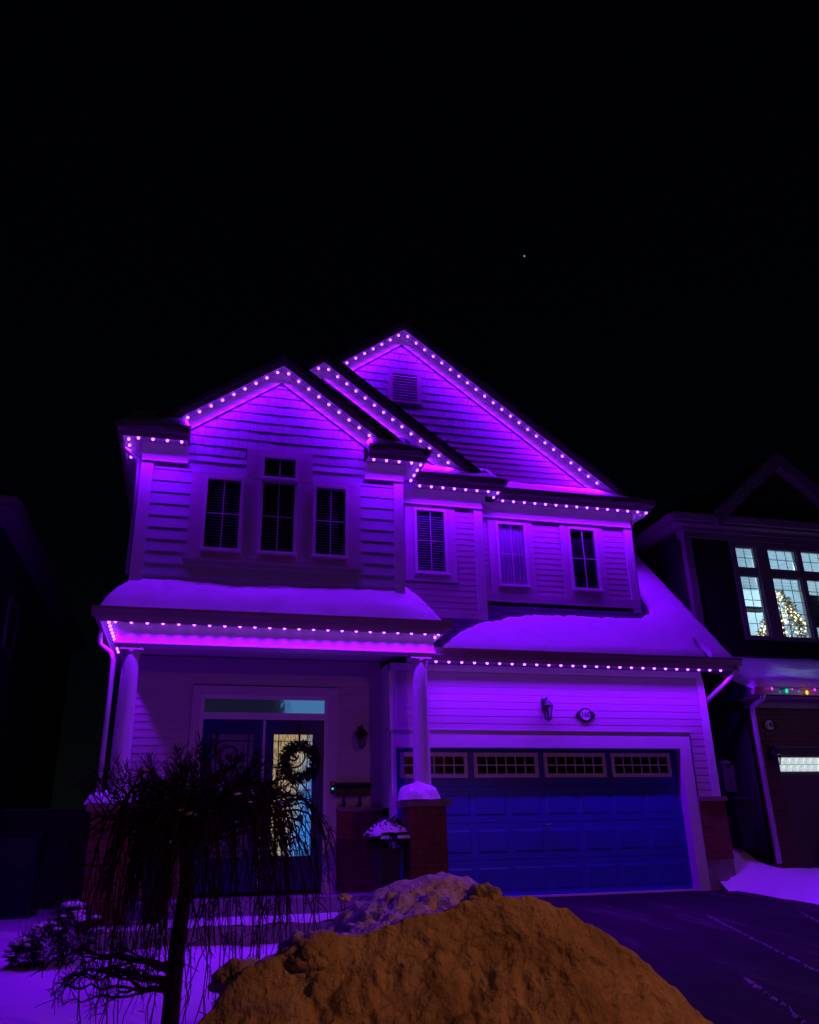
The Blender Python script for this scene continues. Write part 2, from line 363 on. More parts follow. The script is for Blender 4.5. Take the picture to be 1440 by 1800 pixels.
# --- gables ----------------------------------------------------------
def gable(cx, za, m, Yw, yback, xl, xr, name):
    """za = soffit height at the apex; roof slab, rake fascia, shingles, frieze"""
    yo = Yw - .225
    g = MB()
    lo = lambda x: za - m * abs(x - cx)
    for a, b in ((xl, cx), (cx, xr)):
        g.prism([(a, lo(a)), (b, lo(b)), (b, lo(b) + .17), (a, lo(a) + .17)], yo, yback)
    roof = g.build('roof', SOFF, house)
    for a, b in ((xl, cx), (cx, xr)):
        MB().prism([(a, lo(a) - .025), (b, lo(b) - .025), (b, lo(b) + .19), (a, lo(a) + .19)], yo - .03, yo - .001).build('fascia', FASC, roof)
        MB().prism([(a, lo(a) + .191), (b, lo(b) + .191), (b, lo(b) + .235), (a, lo(a) + .235)], yo - .055, yback).build('shingles', SHING, roof)
        MB().prism([(a, lo(a) + .09), (b, lo(b) + .09), (b, lo(b) + .125), (a, lo(a) + .125)], yo - .045, yo - .031).build('drip_edge', GUTT, roof)
        MB().prism([(a, lo(a) - .20), (b, lo(b) - .20), (b, lo(b) - .001), (a, lo(a) - .001)], Yw - .030, Yw + .02).build('frieze', TRIM, roof)
        MB().prism([(a, lo(a) - .225), (b, lo(b) - .225), (b, lo(b) - .20), (a, lo(a) - .20)], Yw - .036, Yw + .02).build('frieze_bead', TRIMW, roof)
    return roof
G1 = (-2.0, 8.20, .735); G2 = (-1.20, 8.92, .752); G3 = (.40, 10.10, .752)
gable(*G1, Y1, Y2 + .05, -4.10, .10, 'g1')
gable(*G2, Y2, Y3 + .05, -4.10, 1.81, 'g2')
gable(*G3, Y3, 9, -4.10, 4.98, 'g3')
def gwall(G, Y, z0, x0, x1):
    cx, za, m = G; l = lambda x: za - m * abs(x - cx) - .01
    poly = [(x0, z0), (x1, z0), (x1, max(z0 + .01, l(x1))), (cx, l(cx)), (x0, max(z0 + .01, l(x0)))]
    return MB().prism(poly, Y + .05, Y + .2).build('gable_wall', BACK, house)
gw1 = gwall(G1, Y1, 6.645, XL + .1, X1R - .1)
shakes(gw1, Y1, 6.545, 9, .165, G1[0], G1[1] - .20, G1[2], [(-2.50, -1.45, 6, 6.70)], -3.40, -.60)
gw2 = gwall(G2, Y2, 6.63, -3.9, X2R)
shakes(gw2, Y2, 6.63, 9, .165, G2[0], G2[1] - .20, G2[2], (), -2.0, 1.6)
gw3 = gwall(G3, Y3, 6.63, -3.9, X3R)
line3 = lambda z: (G3[0] - (G3[1] - .2 - z) / G3[2], G3[0] + (G3[1] - .2 - z) / G3[2])
planks(gw3, SID_B, Y3, 6.9, 7.86, .12, lambda z: (max(-1, line3(z)[0]), line3(z)[1]), (), face=.012)
shakes(gw3, Y3, 7.86, 11, .165, G3[0], G3[1] - .20, G3[2], [(.20, .70, 8.66, 9.22)], -1.2, 9)
# louvred vent in the big gable
vent = MB().box(.12, .21, Y3 - .03, Y3 + .03, 8.58, 9.3).box(.69, .78, Y3 - .03, Y3 + .03, 8.58, 9.3).box(.21, .69, Y3 - .03, Y3 + .03, 8.58, 8.66).box(.21, .69, Y3 - .03, Y3 + .03, 9.21, 9.3).build('vent', TRIM, house)
for i in range(9):
    z = 8.665 + i * .06
    MB().hexa([(.21, Y3 - .035, z), (.69, Y3 - .035, z), (.69, Y3 - .03, z), (.21, Y3 - .03, z), (.21, Y3 + .015, z + .055), (.69, Y3 + .015, z + .055), (.69, Y3 + .022, z + .055), (.21, Y3 + .022, z + .055)]).build('louvre', TRIMW, vent)
bx('vent_back', TRIM, vent, .21, .69, Y3 + .025, Y3 + .03, 8.66, 9.21)

# --- eaves: soffit, frieze, gutter and pent roof ----------------------
def eave(x0, x1, Yw, fx0, fx1, pent=True):
    so = bx('eave', SOFF, house, x0 + .03, x1 - .03, Yw - .30, Yw + .06, 6.645, 6.665)
    bx('fascia', TRIM, so, x0 + .02, x1 - .02, Yw - .315, Yw - .301, 6.60, 6.80)
    bx('frieze', TRIM, so, fx0, fx1, Yw - .055, Yw + .05, 6.36, 6.643)
    bx('frieze_bead', TRIMW, so, fx0, fx1, Yw - .07, Yw + .05, 6.335, 6.36)
    gutter('gutter', 'x', x0, x1, Yw - .432, 6.685, 6.80, so)
    MB().prismx([(Yw - .31, 6.805), (Yw + .06, 7.10), (Yw + .06, 6.80)][::-1], x0 + .12, x1 - .12).build('pent_roof', SHING, so)
    return so
e1a = eave(-4.42, -3.39, Y1, XL - .02, -3.39)
e1b = eave(-.60, .42, Y1, -.60, X1R + .02)
e2 = eave(.42, 2.08, Y2, X1R + .02, X2R + .02)
e3 = eave(2.08, 5.25, Y3, X2R + .02, X3R + .02)
def side_eave(xw, s, y0, y1):
    """eave running back along Y beside the corner at xw, projecting towards s"""
    a, b = sorted((xw + s * .02, xw + s * .30))
    so = bx('eave', SOFF, house, a, b, y0, y1, 6.648, 6.668)
    a, b = sorted((xw + s * .301, xw + s * .315)); bx('fascia', TRIM, so, a, b, y0, y1, 6.60, 6.80)
    gutter('gutter', 'y', y0 - .115, y1, xw + s * .432, 6.683, 6.802, so, sign=s)
    pp = [(xw + s * .31, 6.803), (xw + s * .02, 7.02), (xw + s * .02, 6.803)]; MB().prism(pp if s < 0 else pp[::-1], y0 + .02, y1).build('side_roof', SHING, so)
side_eave(XL, -1, Y1 - .30, 9); side_eave(X1R, 1, Y1 - .30, Y2 - .44); side_eave(X2R, 1, Y2 - .30, Y3 - .44); side_eave(X3R, 1, Y3 - .30, 6)
# elbow of the upper right and upper left downspouts
MB().tube([(5.16, .30, 6.66), (5.14, .34, 6.56), (4.98, .48, 6.50), (4.93, .56, 6.42), (4.93, .56, 4.95)], .035, 8).build('downspout', TRIMW, house, True)
MB().tube([(-4.38, -.75, 6.66), (-4.37, -.7, 6.55), (-4.16, -.55, 6.45), (-4.13, -.50, 6.30), (-4.13, -.50, 4.6)], .035, 8).build('downspout', TRIMW, house, True)
# side and rear of the house
bx('side_wall', SID_B, house, XL, XL + .1, Y1 + .2, 9, 3.80, 6.64); bx('side_wall', SID_B, house, XL, XL + .1, YD + .2, 9, -.4, 3.799); bx('side_wall', SID_B, house, X3R - .1, X3R, Y3 + .2, 9, 3.5, 6.64)
bx('side_wall', SID_B, house, XGR - .1, XGR, YG + .02, 9, -.4, 3.44); bx('rear_wall', SID_B, house, XL, XGR, 9, 9.1, -.4, 6.64)

# --- garage ------------------------------------------------------------
wg = bx('wall', BACK, house, -.065, XGR - .005, YG + .075, YG + .2, 2.2, 3.45)
planks(wg, SID_B, YG, 2.42, 3.40, .115, lambda z: (.0, XGR - .12), (), face=.0085)
bx('frieze', TRIMW, wg, -.07, XGR - .0, YG - .035, YG + .03, 3.34, 3.452)
wgr = bx('wall', BACK, house, 5.0, XGR - .005, YG + .075, YG + .18, 1.38, 2.42)
planks(wgr, SID_B, YG, 1.40, 2.42, .115, lambda z: (5.12, XGR - .12), (), face=.0085)
bx('corner_board', TRIMW, wg, XGR - .12, XGR + .02, YG - .035, YG + .12, 1.4, 3.34)
bx('corner_board', TRIMW, wg, -.09, .03, YG - .035, YG + .12, 2.42, 3.34)
bx('head_trim', TRIMW, wg, -.07, 5.08, YG - .04, YG + .14, 2.16, 2.42); bx('head_cap', TRIMW, wg, -.10, 5.11, YG - .06, YG + .02, 2.421, 2.45)
bx('jamb_trim', TRIMW, wg, -.075, .0, YG - .04, YG + .16, .0, 2.16); bx('jamb_trim', TRIMW, wg, 4.88, 5.07, YG - .04, YG + .16, .0, 2.16)
gp = bx('brick_pier', BRICK, house, 5.073, XGR + .06, YG - .06, YG + .3, .45, 1.33)
bx('cap', STONE, gp, 5.075, XGR + .09, YG - .09, YG + .3, 1.331, 1.40); bx('foundation', CONC, gp, 5.075, XGR + .05, YG - .05, YG + .3, -.3, .449)
# garage side return beside the porch
bx('side_return', TRIMW, house, -.09, -.07, YG + .12, YD + .05, 1.3, 3.46)
# garage door
gd = bx('garage_door', BLUE, house, -.01, 4.89, .022, .06, .0, 2.17)
SH = 2.13 / 4
for r in range(4):
    bx('door_section', BLUE, gd, .0, 4.88, .002, .021, r * SH + .004, (r + 1) * SH - .004)
for r in range(3):
    for c in range(8):
        x0 = .10 + c * .588 + .02; x1 = x0 + .50; z0 = r * SH + .10; z1 = (r + 1) * SH - .10
        b = MB(); i = .03
        b.hexa([(x0, .0015, z0), (x1, .0015, z0), (x1, .0015, z1), (x0, .0015, z1), (x0 + i, -.0035, z0 + i), (x1 - i, -.0035, z0 + i), (x1 - i, -.0035, z1 - i), (x0 + i, -.0035, z1 - i)])
        b.f = [tuple(reversed(f)) for f in b.f]
        b.build('raised_panel', BLUE, gd)
for c in range(4):
    x0 = .10 + c * 1.19; x1 = x0 + 1.09; z0 = 3 * SH + .125; z1 = 4 * SH - .03
    if c == 0: x0 += .0
    f = MB().box(x0, x0 + .06, -.03, .001, z0, z1).box(x1 - .06, x1, -.03, .001, z0, z1).box(x0 + .06, x1 - .06, -.03, .001, z0, z0 + .06).box(x0 + .06, x1 - .06, -.03, .001, z1 - .06, z1).build('window_frame', TRIMW, gd)
    n = 6; wd = (x1 - x0 - .12) / n
    for i in range(n):
        for j in range(2):
            hh = (z1 - z0 - .12) / 2
            bx('pane', MATS.get('dark_pane') or mat('dark_pane', (.004, .004, .006), .12, .1), gd, x0 + .06 + i * wd, x0 + .06 + (i + 1) * wd, -.006, .0, z0 + .06 + j * hh, z0 + .06 + (j + 1) * hh)
    b = MB()
    for i in range(1, n): b.box(x0 + .06 + i * wd - .009, x0 + .06 + i * wd + .009, -.024, -.007, z0 + .06, z1 - .06)
    b.box(x0 + .06, x1 - .06, -.026, -.008, (z0 + z1) / 2 - .01, (z0 + z1) / 2 + .01); b.build('muntin', TRIMW, gd)
MB().tube([(2.40, -.02, 1.02), (2.40, -.06, 1.02), (2.52, -.06, 1.02), (2.52, -.02, 1.02)], .012, 6).build('handle', mat('brushed_metal', (.5, .5, .5), .3, .1, 8, metal=1), gd, True)
bx('threshold', TRIMW, gd, .0, 4.88, -.08, .02, -.02, .028)
# garage roof
RS = 1.05
def groof(x, y): return 3.60 + RS * (y + .55)
gr = MB()
gr.prismx([(-.55, 3.60), (.58, groof(0, .58)), (.58, groof(0, .58) - .2), (-.40, 3.52)][::-1], .40, X3R).prismx([(-.55, 3.60), (4.2, groof(0, 4.2)), (4.2, groof(0, 4.2) - .2), (-.40, 3.52)][::-1], X3R + .001, 5.93)
groof_o = gr.build('garage_roof', SHING, house)
so = bx('eave', SOFF, house, .44, 5.93, -.53, YG + .05, 3.465, 3.485)
bx('fascia', TRIM, so, .43, 5.94, -.545, -.531, 3.43, 3.60)
gutter('gutter', 'x', .43, 6.03, -.662, 3.50, 3.615, so)
MB().prismx([(-.54, 3.42), (4.2, groof(0, 4.2) - .20), (4.2, groof(0, 4.2) + .005), (-.54, 3.61)], 5.932, 5.955).build('rake_fascia', FASC, so)
MB().tube([(5.95, -.58, 3.50), (5.95, -.58, 3.40), (5.68, -.22, 3.08), (5.58, .02, 2.92), (5.565, .10, 2.8), (5.565, .10, .3)], .04, 8).build('downspout', TRIMW, house, True)
# --- porch -------------------------------------------------------------
wd_ = bx('wall', BACK, house, XL + .1, -.09, YD + .075, YD + .2, -.3, 3.7)
planks(wd_, SID_B, YD, 1.32, 3.58, .115, lambda z: (XL, -.09), [(-3.06, -.80, -1, 3.14)], face=.016)
for a, b_ in ((XL, -3.06), (-.80, -.09)):
    bk = bx('brick_base', BRICK, house, a, b_, YD - .06, YD + .07, -.3, 1.27); bx('ledge', STONE, bk, a, b_, YD - .10, YD + .05, 1.271, 1.33)
for a in ((-3.06, -2.93, .1, 3.14), (-.95, -.80, .1, 3.14), (-2.93, -.95, 3.0, 3.14)): bx('door_surround', TRIM, wd_, a[0], a[1], YD - .04, YD + .06, a[2], a[3])
for a in ((-2.93, -2.87, .15, 3.0), (-1.01, -.95, .15, 3.0), (-2.87, -1.01, 2.94, 3.0), (-2.87, -1.01, 2.63, 2.735)): bx('door_frame', TRIMW, wd_, a[0], a[1], YD - .03, YD + .06, a[2], a[3])
# front doors with glass and wrought iron
def frosted(name, lit):
    m = bpy.data.materials.new(name); m.use_nodes = True; n = m.node_tree.nodes; L = m.node_tree.links
    p = n['Principled BSDF']; p.inputs['Roughness'].default_value = .25
    tc = n.new('ShaderNodeTexCoord'); mp = n.new('ShaderNodeMapping'); mp.inputs['Scale'].default_value = (60, 60, 9)
    L.new(tc.outputs['Object'], mp.inputs[0]); nz = n.new('ShaderNodeTexNoise'); nz.inputs['Scale'].default_value = 1; nz.inputs['Detail'].default_value = 3
    L.new(mp.outputs[0], nz.inputs['Vector'])
    if not lit:
        p.inputs['Base Color'].default_value = (.22, .21, .28, 1); p.inputs['Specular IOR Level'].default_value = .1
        bp = n.new('ShaderNodeBump'); bp.inputs['Strength'].default_value = .4; L.new(nz.outputs[0], bp.inputs['Height']); L.new(bp.outputs[0], p.inputs['Normal'])
    else:
        p.inputs['Base Color'].default_value = (.03, .03, .03, 1)
        # glow of the lit hall painted into the glass: warm left, cool low right
        n2 = n.new('ShaderNodeTexNoise'); n2.inputs['Scale'].default_value = 3; L.new(tc.outputs['Object'], n2.inputs['Vector'])
        sx = n.new('ShaderNodeSeparateXYZ'); L.new(tc.outputs['Object'], sx.inputs[0])
        m1 = n.new('ShaderNodeMath'); m1.operation = 'MULTIPLY_ADD'; m1.inputs[1].default_value = 1.5; L.new(sx.outputs[0], m1.inputs[0])
        m2 = n.new('ShaderNodeMath'); m2.operation = 'MULTIPLY_ADD'; m2.inputs[1].default_value = -.35; m2.inputs[2].default_value = .84; L.new(sx.outputs[2], m2.inputs[0]); L.new(m2.outputs[0], m1.inputs[2])
        m3 = n.new('ShaderNodeMath'); m3.operation = 'MULTIPLY_ADD'; m3.inputs[1].default_value = .5; L.new(n2.outputs[0], m3.inputs[0])
        m4 = n.new('ShaderNodeMath'); m4.operation = 'ADD'; m4.inputs[1].default_value = -.25; L.new(m1.outputs[0], m3.inputs[2]); L.new(m3.outputs[0], m4.inputs[0])
        cr = n.new('ShaderNodeValToRGB'); e = cr.color_ramp.elements
        e[0].position = .25; e[0].color = (.40, .29, .14, 1); e[1].position = .95; e[1].color = (.04, .22, .75, 1)
        q = e.new(.55); q.color = (.40, .34, .27, 1); q = e.new(.72); q.color = (.22, .32, .48, 1)
        L.new(m4.outputs[0], cr.inputs[0])
        r2 = n.new('ShaderNodeValToRGB'); r2.color_ramp.elements[0].position = .38; r2.color_ramp.elements[0].color = (.3, .3, .3, 1); r2.color_ramp.elements[1].position = .62
        L.new(nz.outputs[0], r2.inputs[0]); mx = n.new('ShaderNodeMixRGB'); mx.blend_type = 'MULTIPLY'; mx.inputs[0].default_value = 1
        L.new(cr.outputs[0], mx.inputs[1]); L.new(r2.outputs[0], mx.inputs[2]); L.new(mx.outputs[0], p.inputs['Emission Color']); p.inputs['Emission Strength'].default_value = 1.15
    return m
FROST, FROSTL = frosted('frosted_glass', False), frosted('frosted_glass_lit', True)
def arc(cx, cz, r, a0, a1, n=18): return [(cx + r * math.cos(R(a0 + (a1 - a0) * i / n)), cz + r * math.sin(R(a0 + (a1 - a0) * i / n))) for i in range(n + 1)]
def spiral(cx, cz, r0, r1, a0, turns, n=26):
    return [(cx + (r0 + (r1 - r0) * i / n) * math.cos(R(a0) + turns * 2 * math.pi * i / n), cz + (r0 + (r1 - r0) * i / n) * math.sin(R(a0) + turns * 2 * math.pi * i / n)) for i in range(n + 1)]
def front_door(x0, x1, gx0, gx1, lit):
    g0, g1 = .66, 2.41; y = YD
    d = MB().box(x0, gx0, y - .02, y + .03, .2, 2.62).box(gx1, x1, y - .02, y + .03, .2, 2.62).box(gx0, gx1, y - .02, y + .03, .2, g0).box(gx0, gx1, y - .02, y + .03, g1, 2.62).build('front_door', DBLUE, house)
    bx('glass', FROSTL if lit else FROST, d, gx0, gx1, y + .0, y + .006, g0, g1)
    b = MB(); yy = y - .008; gw = gx1 - gx0; mxx = (gx0 + gx1) / 2
    def put(pts, r=.014): b.tube([(px, yy, pz) for px, pz in pts], r, 5)
    put([(gx0 + .075, g0), (gx0 + .075, g1)], .008); put([(gx1 - .075, g0), (gx1 - .075, g1)], .008)
    put([(gx0, g1 - .10), (gx1, g1 - .10)], .006); put([(gx0, g0 + .08), (gx1, g0 + .08)], .006)
    for z in (1.12, 1.72): put([(gx0, z), (gx0 + .075, z)], .008); put([(gx1 - .075, z), (gx1, z)], .006)
    sgn = -1 if lit else 1
    X = lambda u: mxx + sgn * u
    S = lambda pts: [(X(u), v) for u, v in pts]
    put(S(spiral(-.03, 2.10, .19, .05, -60, -1.35))); put(S(spiral(.05, 1.48, .17, .04, 100, 1.3))); put(S(spiral(-.04, 1.02, .15, .03, 60, -1.4))); put(S(spiral(.10, .85, .09, .02, 100, 1.4)))
    put(S([(.06, 1.94), (.10, 1.84), (.06, 1.74), (-.02, 1.66), (.02, 1.62)])); put(S([(.19, 1.40), (.16, 1.28), (.06, 1.20), (-.06, 1.17), (-.12, 1.15)])); put(S([(-.18, 1.36), (-.13, 1.24), (-.17, 1.14), (-.15, 1.05)]))
    put(S([(-.10, .92), (.02, .88), (.14, .95), (.19, 1.10), (.20, 1.3)])); put(S(spiral(.15, 2.05, .05, .015, 180, 1.2))); put(S(spiral(-.14, 1.2, .05, .015, 0, -1.2)))
    for (u, v, an) in ((-.03, 2.08, 50), (.03, 1.86, 60), (.04, 1.55, -60), (.12, 1.5, 40), (-.02, 1.08, 70), (.13, .88, 20)):
        c, s_ = math.cos(R(an)), math.sin(R(an)); prof = [(-.07, 0), (-.03, .018), (.02, .02), (.07, 0), (.02, -.02), (-.03, -.018)]
        pts = [(X(u + a * c - q * s_), v + a * s_ + q * c) for a, q in prof]
        if sgn > 0: pts = pts[::-1]
        b.prism(pts, yy - .006, yy + .006)
    b.build('scrollwork', BLACK, d)
    return d
front_door(-2.87, -1.965, -2.72, -2.10, False)
dr = front_door(-1.925, -1.01, -1.79, -1.19, True)
bx('astragal', TRIMW, dr, -1.964, -1.926, YD - .035, YD + .03, .2, 2.62)
MB().tube([(-1.90, YD - .03, 1.16), (-1.90, YD - .08, 1.16), (-1.90, YD - .08, 1.42), (-1.90, YD - .03, 1.42)], .012, 6).build('handle', BLACK, dr, True)
# transom; the lit interior is painted into the glass as a glow
tr = bpy.data.materials.new('transom_glass'); tr.use_nodes = True
def transom_nodes():
    n = tr.node_tree.nodes; L = tr.node_tree.links; p = n['Principled BSDF']; p.inputs['Base Color'].default_value = (.02, .02, .03, 1); p.inputs['Roughness'].default_value = .3; p.inputs['Specular IOR Level'].default_value = .05
    tc = n.new('ShaderNodeTexCoord'); sx = n.new('ShaderNodeSeparateXYZ'); L.new(tc.outputs['Object'], sx.inputs[0])
    nz = n.new('ShaderNodeTexNoise'); nz.inputs['Scale'].default_value = 26; nz.inputs['Detail'].default_value = 4; mp = n.new('ShaderNodeMapping'); mp.inputs['Scale'].default_value = (1, 1, .35); L.new(tc.outputs['Object'], mp.inputs[0]); L.new(mp.outputs[0], nz.inputs['Vector'])
    a = n.new('ShaderNodeMath'); a.operation = 'MULTIPLY_ADD'; a.inputs[1].default_value = .35; L.new(nz.outputs[0], a.inputs[0]); L.new(sx.outputs[0], a.inputs[2])
    cr = n.new('ShaderNodeValToRGB'); e = cr.color_ramp.elements; e[0].position = .30; e[0].color = (.006, .007, .02, 1); e[1].position = .62; e[1].color = (.05, .16, .36, 1)
    q = e.new(.42); q.color = (.012, .02, .05, 1); q = e.new(.47); q.color = (.035, .10, .24, 1)
    L.new(a.outputs[0], cr.inputs[0]); L.new(cr.outputs[0], p.inputs['Emission Color']); p.inputs['Emission Strength'].default_value = 1
transom_nodes()
bx('transom', tr, house, -2.87, -1.01, YD + .005, YD + .011, 2.735, 2.94)
# slab, steps, ceiling, beam
pl = bx('porch', CONC, house, -4.22, -.1, -1.25, -.32, -.9, -.10); bx('step', CONC, pl, -4.22, -.1, -.319, YD + .06, -.9, .14)
bx('porch_ceiling', SOFF, house, XL, .42, -.62, YD + .06, 3.60, 3.64)
bm_ = MB().box(-4.15, .45, -.88, -.63, 3.50, 3.76).build('beam', TRIM, house); bx('side_beam', TRIMW, bm_, -4.15, -3.93, -.629, YD + .05, 3.50, 3.76); bx('side_beam', TRIMW, bm_, .21, .45, -.629, YG - .03, 3.50, 3.76)
bx('beam_bead', TRIMW, bm_, -4.17, .47, -.905, -.61, 3.465, 3.50)
skirt = bx('skirt_soffit', SOFF, house, -4.36, .56, -1.03, -.60, 3.775, 3.795)
bx('skirt_soffit_side', SOFF, skirt, -4.36, XL - .0, -.599, 3, 3.776, 3.796); bx('skirt_soffit_side', SOFF, skirt, .40, .56, -.599, -.1, 3.776, 3.796)
bx('fascia', TRIM, skirt, -4.375, .575, -1.045, -1.031, 3.73, 3.90); bx('fascia', TRIM, skirt, -4.375, -4.361, -1.03, 3, 3.73, 3.90); bx('fascia', TRIM, skirt, .561, .575, -1.03, -.3, 3.73, 3.90)
gutter('gutter', 'x', -4.48, .68, -1.162, 3.795, 3.915, skirt); gutter('gutter', 'y', -1.045, 3, -4.492, 3.797, 3.913, skirt, sign=-1); gutter('gutter', 'y', -1.045, -.3, .692, 3.797, 3.913, skirt, sign=1)
def sk_z(x, y): return 3.90 + 1.0 * max(0, min(y + 1.06, x + 4.39, .59 - x, .46))
b = MB(); nx, ny = 60, 14
xs = [-4.39 + (4.98) * i / nx for i in range(nx + 1)]; ys = [-1.06 + 1.2 * j / ny for j in range(ny + 1)]
for y in ys:
    for x in xs: b.v.append((x, y, sk_z(x, y)))
for j in range(ny):
    for i in range(nx): a = j * (nx + 1) + i; b.f.append((a, a + 1, a + nx + 2, a + nx + 1))
b.build('skirt_roof', SHING, skirt)
MB().prism([(-4.39, 3.9), (XL, 3.9), (XL, 4.3)], .14, 3).build('skirt_roof', SHING, skirt)
def column(cx, cy, label):
    p = MB().box(cx - .26, cx + .26, cy - .28, cy + .24, -.9, 1.27).build('pier', BRICK, house)
    bx('cap', STONE, p, cx - .32, cx + .32, cy - .34, cy + .30, 1.271, 1.37)
    c = MB().lathe(cx, cy, [(.15, 1.372), (.15, 1.42), (.135, 1.44), (.128, 1.50), (.125, 2.2), (.112, 3.30), (.118, 3.32), (.118, 3.35), (.14, 3.38)], 28).build('column', TRIMW, house, True)
    bx('capital', TRIMW, c, cx - .16, cx + .16, cy - .14, cy + .16, 3.385, 3.464)
column(-3.93, -.74, 'l'); column(.25, -.74, 'r')
MB().tube([(-4.42, -.35, 3.80), (-4.42, -.35, 3.66), (-4.40, -.35, 3.55), (-4.22, -.55, 3.40), (-4.17, -.62, 3.28), (-4.17, -.62, 1.3)], .035, 8).build('downspout', TRIMW, house, True)

# ------------------------------------------------------------------ LED runs
bulb_me = None
def resample(path, s, start=0.):
    out = []; P = [Vector(p) for p in path]; d = start
    for a, b in zip(P, P[1:]):
        L = (b - a).length
        while d <= L + 1e-6: out.append(a.lerp(b, d / L)); d += s
        d -= L
    return out
NLED = 0
def led_run(label, path, aim, cone=165, blend=1., start=.05, s=.212, power=1., group='runs of purple lights along the roof edges'):
    global bulb_me, NLED
    mid = path[0]
    t = empty('light_string', mid, label, 'light string', group)
    b = MB(); up = Vector((0, 0, .022))
    for p, q in zip(path, path[1:]): b.tube([Vector(p) + up, Vector(q) + up], .010, 4)
    b.build('track', TRIMW, t)
    A = Vector(aim).normalized(); rot = A.to_track_quat('-Z', 'Y')
    for p in resample(path, s, start):
        if bulb_me is None:
            m = MB().lathe(0, 0, [(.006, -.025), (.016, -.020), (.0225, -.006), (.0225, .004), (.015, .014)], 10); o = m.build('bulb', BULB, None, True, origin=(0, 0, 0)); bulb_me = o.data
            COL.objects.unlink(o); bpy.data.objects.remove(o)
        o = bpy.data.objects.new('bulb', bulb_me); COL.objects.link(o); o.parent = t; o.location = Vector(p) - Vector(mid)
        l = bpy.data.lights.new('bulb_light', 'SPOT'); l.energy = LED_W * power; l.color = LED_RGB; l.spot_size = R(cone); l.spot_blend = blend; l.shadow_soft_size = .012
        lo = bpy.data.objects.new('bulb_light', l); COL.objects.link(lo); lo.parent = t; lo.location = Vector(p) - Vector(mid) + Vector((0, 0, -.03)) + A * .012; lo.rotation_euler = rot.to_euler(); NLED += 1
def rake_pts(G, Yw, xs): return [(x, Yw - .160, G[1] - G[2] * abs(x - G[0]) - .045) for x in xs]
DN = (0, -.24, -1)               # every bulb leans a little out from the wall
RAKE = (0, .02, -1)
led_run('purple lights along the left slope of the lowest front gable', rake_pts(G1, Y1, (-2.05, -3.62)), RAKE, cone=124, blend=1.)
led_run('purple lights along the right slope of the lowest front gable', rake_pts(G1, Y1, (-1.95, -.42)), RAKE, cone=124, blend=1.)
led_run('purple lights along the short left slope of the middle gable', rake_pts(G2, Y2, (-1.25, -1.75)), RAKE, cone=124, blend=1.)
led_run('purple lights along the right slope of the middle gable', rake_pts(G2, Y2, (-1.15, 1.20)), RAKE, cone=124, blend=1.)
led_run('purple lights along the left slope of the highest gable', rake_pts(G3, Y3, (.35, -1.3)), RAKE, cone=124, blend=1.)
led_run('purple lights along the long right slope of the highest gable', rake_pts(G3, Y3, (.45, 4.36)), RAKE, cone=124, blend=1.)
ze = 6.60
led_run('purple lights round the upper left eave corner beside the triple window', [(-3.51, Y1 - .26, ze), (-4.29, Y1 - .26, ze), (-4.29, Y1 + .55, ze)], DN, start=.0)
led_run('purple lights round the eave return right of the lowest gable', [(-.49, Y1 - .26, ze), (.31, Y1 - .26, ze), (.31, Y2 - .30, ze)], DN, start=.0)
led_run('purple lights on the eave above the single upper window', [(.42, Y2 - .26, ze), (1.98, Y2 - .26, ze), (1.98, Y3 - .30, ze)], DN, start=.1)
led_run('purple lights on the eave above the two narrow right windows', [(2.20, Y3 - .26, ze), (5.15, Y3 - .26, ze), (5.15, Y3 + .55, ze)], DN, start=.0)
led_run('purple lights along the porch eave above the front doors', [(-4.17, -1.0, 3.74), (.50, -1.0, 3.74), (.50, -.25, 3.74)], (0, -.06, -1), cone=124, start=.0)
led_run('purple lights running back along the left side of the porch eave', [(-4.26, -.94, 3.74), (-4.26, 1.0, 3.74)], (.12, -.05, -1), start=.0)
led_run('purple lights along the garage eave above the house number', [(.59, -.5, 3.43), (5.86, -.5, 3.43)], DN, start=.0)

# ------------------------------------------------------------------ snow on the roofs
def snow_field(label, x0, x1, y0, y1, nx, ny, base, thick, name='roof_snow'):
    b = MB(); T = {}; idx = {}
    for j in range(ny + 1):
        for i in range(nx + 1):
            x = x0 + (x1 - x0) * i / nx; y = y0 + (y1 - y0) * j / ny; T[i, j] = (x, y, base(x, y), thick(x, y))
    def vid(i, j):
        if (i, j) not in idx: x, y, z, t = T[i, j]; idx[i, j] = len(b.v); b.v.append((x, y, z + max(t, -.01)))
        return idx[i, j]
    for j in range(ny):
        for i in range(nx):
            if max(T[i, j][3], T[i + 1, j][3], T[i, j + 1][3], T[i + 1, j + 1][3]) > 0: b.f.append((vid(i, j), vid(i + 1, j), vid(i + 1, j + 1), vid(i, j + 1)))
    return tag(b.build(name, SNOW, None, True), label, 'snow', kind='stuff')
def edge(d, r): d = max(0., min(1., d / r)); return math.sqrt(1 - (1 - d) ** 2)
def porch_t(x, y):
    d = min(y + 1.10 + .02 * fbm(x * 2, 3), (x + 4.42), (.66 - x))
    if y > -.70 and XL < x < X1R: return -.02
    back = .30 if y < -.4 else 1
    return .235 * edge(d, .30) * (1 + .20 * fbm(x * .9, y * 2)) + .020 * fbm(x * 4, y * 4) * edge(d, .1) - .01 - .12 * sstep(.05, .6, x) - (.04 * sstep(-3.9, -4.3, x))
snow_field('thick snow lying along the porch roof under the triple window', -4.44, .68, -1.12, .13, 150, 40, sk_z, porch_t)
Yb = [(.62, -.62), (.78, -.45), (1.05, -.25), (1.46, -.02), (2.0, .12), (2.5, .22), (3.3, .25), (4.4, .24), (4.75, .28), (4.87, .36), (5.02, .40), (5.1, .55), (5.2, .95), (5.23, 3.9), (5.95, 3.9)]
